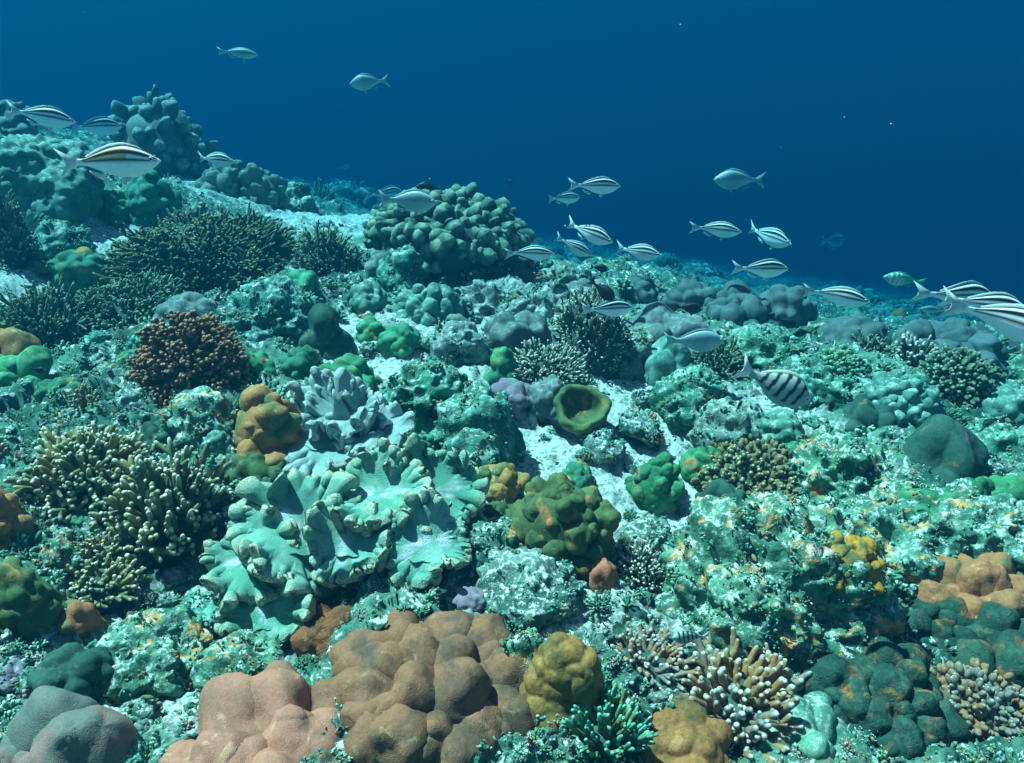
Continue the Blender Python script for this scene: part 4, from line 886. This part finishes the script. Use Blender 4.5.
def finmat(name, c):
    if name in MATS: return MATS[name]
    m = bpy.data.materials.new(name); m.use_nodes = True; b = m.node_tree.nodes['Principled BSDF']
    b.inputs['Base Color'].default_value = (*c, 1); b.inputs['Roughness'].default_value = 0.4; b.inputs['Alpha'].default_value = 0.72 if max(c) > 0.1 else 1.0
    MATS[name] = m; return m
def fin(outline, th=0.004):
    """fin blade in the xz plane: outline points -> thin solid with a thicker root"""
    P = np.array(outline, float); n = len(P); c = P.mean(0)
    V = np.concatenate([np.stack([P[:, 0], np.full(n, th * 0.3), P[:, 1]], 1), np.stack([P[:, 0], np.full(n, -th * 0.3), P[:, 1]], 1), [[c[0], th, c[1]], [c[0], -th, c[1]]]])
    i = np.arange(n); j = (i + 1) % n
    return V, [np.stack([i, j, j + n, i + n], 1), np.concatenate([np.stack([j, i, np.full(n, 2 * n)], 1), np.stack([i + n, j + n, np.full(n, 2 * n + 1)], 1)])]
def pat_bream(u, v, gold=0.0):
    c = np.tile(np.array([0.80, 0.84, 0.86]), (len(u), 1)); dark = np.array([0.006, 0.01, 0.012])
    def band(lo, hi, u0=0.0, u1=1.0):
        return (v > lo) & (v < hi) & (u > u0) & (u < u1)
    c[v > 0.15] = [0.84, 0.88, 0.88]
    for lo, hi in ((0.93, 1.1), (0.60, 0.80), (0.14, 0.40)): c[band(lo, hi, 0.03, 0.93)] = dark
    if gold:
        g = band(0.38, 0.95, 0.35, 0.95) & (c[:, 0] > 0.3); c[g] = c[g] * (1 - gold) + np.array([0.62, 0.42, 0.08]) * gold
    c[v < -0.2] = [0.88, 0.90, 0.91]; return c
def pat_sergeant(u, v):
    c = np.tile(np.array([0.26, 0.36, 0.34]), (len(u), 1)); c[v > 0.8] = [0.24, 0.36, 0.24]
    for k in range(5):
        a = 0.24 + k * 0.14; c[(np.abs(u - a + 0.03 * v) < 0.028) & (v > -0.55)] = [0.012, 0.02, 0.03]
    return c
def flatc(a, b): return lambda u, v: np.where((v > 0.1)[:, None], np.array(a), np.array(b)) * (0.95 + 0.1 * np.sin(u * 9))[:, None]
def pat_parrot(u, v):
    c = np.tile(np.array([0.35, 0.5, 0.5]), (len(u), 1)); c[u > 0.6] = [0.06, 0.42, 0.2]; c[(v > 0.5)] = [0.05, 0.35, 0.2]
    for a in (0.2, 0.33, 0.46): c[(np.abs(u - a) < 0.025)] = [0.65, 0.7, 0.66]
    return c
def pat_wrasse(u, v):
    c = np.tile(np.array([0.5, 0.62, 0.66]), (len(u), 1)); c[u < 0.3] = [0.62, 0.22, 0.03]; return c
def fish(name, L, pattern, deep=0.27, col_fin=(0.5, 0.6, 0.62), rough=0.42, metal=0.0, taper=0.5, fork=0.5, wide=0.5, bend=0.0):
    root = empty(name, (0, 0, 0)); nu, nv = 44, 28; u = np.linspace(0.0, 1, nu) ** 1.0
    xs = [0, 0.05, 0.15, 0.35, 0.55, 0.75, 0.9, 1.0]
    top = cs(u, xs, np.array([0.02, 0.26, 0.62, 0.98, 0.90, 0.55, 0.24, 0.20])) * deep / 2 * 1.02
    bot = cs(u, xs, np.array([0.02, 0.22, 0.60, 1.0, 0.92, 0.50, 0.22, 0.20])) * deep / 2
    wd = cs(u, xs, np.array([0.03, 0.34, 0.75, 1.0, 0.85, 0.45, 0.16, 0.08])) * deep * wide / 2
    th = np.linspace(0, 2 * math.pi, nv, endpoint=False); U, TH = np.meshgrid(u, th, indexing='ij'); s_, c_ = np.sin(TH), np.cos(TH)
    Z = np.where(s_ > 0, top[:, None], bot[:, None]) * s_; Y = wd[:, None] * np.sign(c_) * np.abs(c_) ** 0.85; X = 0.5 - 0.80 * U
    V = np.stack([X, Y, Z], 2).reshape(-1, 3); i = np.arange(nv); j = (i + 1) % nv
    F = np.concatenate([np.stack([k * nv + i, (k + 1) * nv + i, (k + 1) * nv + j, k * nv + j], 1) for k in range(nu - 1)])
    V = np.concatenate([V, [[0.503, 0, 0]]]); T = np.stack([np.full(nv, len(V) - 1), i, j], 1)
    uu = np.append(U.ravel(), 0); vv = np.append(s_.ravel(), 0)
    mk('body', V * L, [F, T], simple(name + '_skin', None, rough, metal, True), root, col=pattern(uu, vv))
    fm = finmat(name + '_fin', col_fin)
    k = 0.5 - 0.8; h = deep
    V, F = fin([(k + 0.02, 0.10 * h), (k - 0.08, 0.26 * h), (k - 0.18, 0.46 * h), (k - 0.13 + 0.05 * (1 - fork), 0.20 * h), (k - 0.16 + 0.10 * fork, 0), (k - 0.13 + 0.05 * (1 - fork), -0.20 * h), (k - 0.18, -0.46 * h), (k - 0.08, -0.26 * h), (k + 0.02, -0.10 * h)], 0.006)
    mk('tail_fin', V * L, F, fm, root, smooth=False)
    xx = np.linspace(0.18, 0.86, 12); zt = np.interp(xx, u, top)
    o_ = [(0.5 - 0.8 * a, b - 0.01) for a, b in zip(xx, zt)]; o2 = [(0.5 - 0.8 * a - 0.015, b + 0.10 * h * (0.92 + 0.08 * math.sin(a * 60)) * math.sin(math.pi * min(1, (a - 0.15) / 0.75)) ** 0.6 + 0.003) for a, b in zip(xx, zt)]
    V, F = fin(o_ + o2[::-1], 0.004)
    n = len(o_); Vs = np.array([(x, y_, z) for (x, z) in o_ for y_ in (0.003, -0.003)] + [(x, y_, z) for (x, z) in o2 for y_ in (0.001, -0.001)])
    q = []
    for a in range(n - 1):
        q += [[2 * a, 2 * a + 2, 2 * n + 2 * a + 2, 2 * n + 2 * a], [2 * a + 1, 2 * n + 2 * a + 1, 2 * n + 2 * a + 3, 2 * a + 3], [2 * n + 2 * a, 2 * n + 2 * a + 2, 2 * n + 2 * a + 3, 2 * n + 2 * a + 1]]
    mk('dorsal_fin', Vs * L, np.array(q), fm, root, smooth=False)
    V, F = fin([(-0.02, -0.44 * h), (-0.09, -0.55 * h), (-0.15, -0.46 * h), (-0.20, -0.26 * h), (-0.10, -0.36 * h)], 0.004); mk('anal_fin', V * L, F, fm, root, smooth=False)
    for s in (1, -1):
        V, F = fin([(0.0, 0.0), (-0.05, -0.09 * h / 0.27), (-0.12, -0.12 * h / 0.27), (-0.10, -0.03), (-0.03, 0.01)], 0.004)
        a = s * 0.5; V = V @ np.array([[1, 0, 0], [0, math.cos(a), -math.sin(a)], [0, math.sin(a), math.cos(a)]]); V = V + [0.26, s * 0.40 * deep * wide, -0.10 * h]
        mk('pectoral_fin', V * L, F, fm, root, smooth=False)
        V, F = fin([(0.0, 0.0), (-0.06, -0.08), (-0.09, -0.06), (-0.04, 0.0)], 0.004); V = V + [0.20, s * 0.12 * deep, -0.44 * h]; mk('pelvic_fin', V * L, F, fm, root, smooth=False)
        e0, Q, T3 = uvs(14, 9); ex, ey, ez = 0.425, s * 0.205 * deep * wide * 1.35, 0.10 * h
        ey = s * float(np.interp((0.5 - ex) / 0.8, u, wd)) * 0.86
        eye = mk('eye', (e0 * [0.020, 0.008, 0.020] * (deep / 0.27) + [ex, ey, ez]) * L, [Q, T3], simple('fish_eye', (0.55, 0.58, 0.5), 0.2), root)
        mk('pupil', (e0 * [0.012, 0.006, 0.012] * (deep / 0.27) + [ex, ey + s * 0.004, ez]) * L, [Q, T3], simple('fish_pupil', (0.005, 0.005, 0.008), 0.1), eye)
    if bend:
        for ch in root.children_recursive:
            for vv_ in ch.data.vertices:
                x_ = vv_.co.x / L - 0.12
                if x_ < 0: vv_.co.y += bend * L * x_ * x_
                else: vv_.co.y += -bend * 0.5 * L * x_ * x_
    return root
def copy_fish(o):
    c = o.copy(); COL.objects.link(c)
    for k in ('label', 'group'):
        if k in c: del c[k]
    for ch in list(o.children):
        d = ch.copy(); COL.objects.link(d); d.parent = c
        for g in list(ch.children): g2 = g.copy(); COL.objects.link(g2); g2.parent = d
    return c
def swim(o, cx, cy_, lenpx, Lw, ang, label, cat='fish', left=False, yaw=0.0, roll=0.0, group=None, short=None):
    d = ray(cx, cy_); th, _ = hit(cx, cy_ + lenpx * 0.2)
    t = Lw * FPX / lenpx / max(0.25, abs(math.cos(yaw)))
    if t > th * 0.84: t = th * 0.84
    Lr = t * lenpx / FPX / max(0.25, abs(math.cos(yaw)))
    p = CAM + d * t; sg = -1 if left else 1
    a = math.radians(ang); up = Vector((0, _sp, _cp)); r = Vector((1, 0, 0)); fw = Vector(d)
    X = (r * (sg * math.cos(a)) - up * math.sin(a)) * math.cos(yaw) + Vector((d[0], d[1], 0)).normalized() * math.sin(yaw); X.normalize()
    Z = Vector((0, 0, 1)) - X * X.z; Z.normalize(); Y = Z.cross(X)
    Mx = Matrix((X, Y, Z)).transposed() @ Matrix.Rotation(roll, 3, 'X')
    o.rotation_euler = Mx.to_euler(); s = Lr / 0.2; o.scale = (s, s, s); o.location = p
    tag(o, label, cat, group)
BR = []
bream = fish('striped_bream', 0.2, lambda u, v: pat_bream(u, v), 0.295, bend=0.25)
gold = fish('striped_bream', 0.2, lambda u, v: pat_bream(u, v, 0.75), 0.295)
G_ = 'striped silver fish schooling over the reef'
swim(gold, 108, 162, 92, 0.20, -1, 'largest whole striped silver fish with golden back bands, at the left', group=G_)
breams = [bream, fish('striped_bream', 0.2, pat_bream, 0.28, bend=-0.45), fish('striped_bream', 0.2, pat_bream, 0.31, bend=0.6)]; cnt_ = [0]
def B(cx, cy_, ln, ang, label, **k):
    i_ = cnt_[0]; cnt_[0] += 1; o = breams[i_] if i_ < 3 else copy_fish(breams[i_ % 3]); k.setdefault('yaw', 0.0); k['yaw'] += 0.35 * math.sin(i_ * 2.3); swim(o, cx, cy_, ln, 0.2, ang, label, group=G_, **k)
B(40, 116, 52, 12, 'striped silver fish nearest the upper left corner, angled nose down', left=False, yaw=0.3)
B(94, 127, 38, 8, 'partly hazy striped fish just above the golden backed one', yaw=0.5)
B(214, 160, 40, 2, 'hazy small striped fish between the skyline lobed coral head and the grey knolls', yaw=0.2)
B(594, 186, 52, 3, 'highest striped silver fish over the open blue water')
B(563, 198, 36, 5, 'small striped silver fish just under the highest one', yaw=0.3)
B(588, 233, 52, 16, 'striped silver fish angled nose down, just above the steepest nose down one', yaw=0.1)
B(573, 246, 42, 26, 'steepest nose down striped silver fish right of the big lobed head', yaw=-0.3)
B(529, 253, 50, 1, 'striped silver fish with its tail touching the big lobed coral head')
B(637, 252, 46, 0, 'plump striped silver fish rightmost of the five beside the big lobed head', yaw=-0.2)
B(607, 309, 52, 5, 'faded striped fish swimming in front of the white twig coral block', yaw=0.1)
B(715, 229, 48, 3, 'left fish of the upper right pair of striped silver fish')
B(767, 236, 42, 5, 'bright turned striped silver fish, right one of the upper right pair', yaw=-0.7)
B(760, 269, 56, 3, 'striped silver fish below the upper right pair')
B(835, 295, 58, 6, 'slender striped silver fish under the tiny turned fish, over open water')
B(956, 296, 66, 5, 'rearmost of the three overlapping striped fish at the right edge', yaw=0.2)
B(984, 305, 76, 8, 'middle one of the three overlapping striped fish at the right edge')
B(1004, 319, 98, 11, 'nearest and largest of the three overlapping striped fish at the right edge', yaw=-0.1)
B(385, 194, 30, 4, 'small striped fish over the left side of the big lobed coral head', yaw=0.4)
pale = fish('pale_fish', 0.2, flatc((0.26, 0.38, 0.40), (0.34, 0.46, 0.48)), 0.36, (0.26, 0.38, 0.40), 0.5, 0.1)
swim(pale, 407, 201, 58, 0.2, 4, 'pale blurred grey fish in front of the big lobed coral head')
o = copy_fish(pale); swim(o, 740, 180, 50, 0.26, 0, 'faded round fish facing left, alone in the blue above the striped fish', left=True)
o = copy_fish(pale); swim(o, 370, 82, 38, 0.26, 6, 'faded brownish round fish facing left, highest in the open water', left=True)
o = copy_fish(pale); swim(o, 693, 341, 62, 0.2, 0, 'ghostly grey fish hovering above the dark thicket at right centre')
slim = fish('slender_fish', 0.2, flatc((0.16, 0.32, 0.30), (0.45, 0.55, 0.55)), 0.22, (0.3, 0.5, 0.5), 0.4, 0.1)
swim(slim, 237, 53, 38, 0.24, 6, 'faint slender fish facing right, alone in the blue at upper left')
o = copy_fish(slim); swim(o, 487, 240, 32, 0.15, -2, 'small greenish fish facing left before the big lobed coral head', left=True)
o = copy_fish(slim); swim(o, 833, 241, 24, 0.16, 30, 'tiny turned fish seen nearly head on, over open water at right', yaw=1.1)
o = copy_fish(slim); swim(o, 935, 310, 28, 0.14, -5, 'small pale fish facing left beneath the three overlapping striped fish', left=True)
o = copy_fish(slim); swim(o, 343, 167, 12, 0.12, 10, 'very small faint fish left of the big lobed head, in the blue', yaw=0.8)
dark = fish('dark_fish', 0.2, flatc((0.012, 0.018, 0.02), (0.02, 0.03, 0.035)), 0.38, (0.012, 0.02, 0.025), 0.5, 0.0)
swim(dark, 429, 188, 26, 0.12, -6, 'black rounded fish above the pale blurred fish at the big lobed head', left=True)
for (a, b, c, an, lf, lb) in ((599, 268, 20, 10, False, 'small dark fish under the steepest nose down striped fish'), (510, 182, 12, 0, False, 'tiny faint dark fish above the right side of the big lobed head'),
        (602, 290, 34, 40, False, 'dark slender fish slanting over the grey cap coral'), (786, 322, 24, 20, False, 'small dark fish in front of the hazy blue coral knob'), (803, 333, 20, 4, True, 'small dark fish right of the hazy blue coral knob'),
        (697, 405, 15, 80, False, 'tiny black fish hanging nose down beside the green rock'), (739, 406, 13, -60, False, 'tiny black fish behind the tail of the barred fish'), (38, 370, 15, 5, False, 'tiny black fish beside the left edge coral lump'),
         (688, 308, 30, 5, False, 'dark bodied fish right of the wide dark topped coral table')):
    o = copy_fish(dark); swim(o, a, b, c, 0.10, an, lb, left=lf)
srg = fish('barred_fish', 0.2, pat_sergeant, 0.42, (0.62, 0.68, 0.66), 0.4, 0.0, fork=0.6)
swim(srg, 773, 384, 80, 0.16, 26, 'black barred grey fish with pale tail, nose down at the right')
o = copy_fish(srg); swim(o, 691, 637, 36, 0.09, 2, 'small black barred green fish facing left above the finger corals', left=True)
pf = fish('parrot_fish', 0.2, pat_parrot, 0.30, (0.06, 0.40, 0.2)); swim(pf, 905, 280, 40, 0.2, -8, 'small green tailed fish with white bars facing left over the crest', left=True)
wr = fish('wrasse', 0.2, pat_wrasse, 0.24, (0.5, 0.6, 0.62)); swim(wr, 898, 443, 16, 0.06, -6, 'tiny white fish with orange head left of the smooth teal dome', left=True)
om = simple('damsel', (0.7, 0.25, 0.02))
dm = fish('damselfish', 0.2, flatc((0.62, 0.26, 0.02), (0.62, 0.26, 0.02)), 0.40, (0.6, 0.25, 0.02)); swim(dm, 167, 333, 13, 0.05, 5, 'tiny orange fish left of the brown cauliflower coral top', left=True)

# ------------------------------------------------------------------ labels of the corals and rocks in between
marks = [(s, a, b) for (o, a, b, s) in ALL if s]
usedl = set(o['label'] for (o, a, b, s) in ALL if 'label' in o)
def rel(dx, dy):
    if abs(dx) > abs(dy) * 1.2: return 'right of' if dx > 0 else 'left of'
    return 'below' if dy > 0 else 'above'
for (o, a, b, s) in sorted([q for q in ALL if 'label' not in q[0]], key=lambda q: q[2]):
    w = o['_b'][2]; sz = 'tiny' if w < 22 else ('small' if w < 33 else 'broad')
    base = o['_c'] + ' ' + o['_n']; nb = sorted(marks, key=lambda m: math.hypot(m[1] - a, m[2] - b))[:5]; lab = None; cands = []
    for m in nb[:3]: cands.append('%s %s %s the %s' % (sz, base, rel(a - m[1], b - m[2]), m[0]))
    for m in nb[:3]:
        for n in nb[:5]:
            if m is not n: cands.append('%s %s %s the %s, towards the %s' % (sz, base, rel(a - m[1], b - m[2]), m[0], n[0]))
    for c in cands:
        if c not in usedl and len(c.split()) <= 16: lab = c; break
    if lab is None:
        lab = '%s %s near the %s' % (sz, base, nb[0][0]); k = 2
        o['group'] = 'look-alike corals near the ' + nb[0][0]
    usedl.add(lab); o['label'] = lab
for o in bpy.data.objects:
    for k in ('_b', '_n', '_c'):
        if k in o: del o[k]
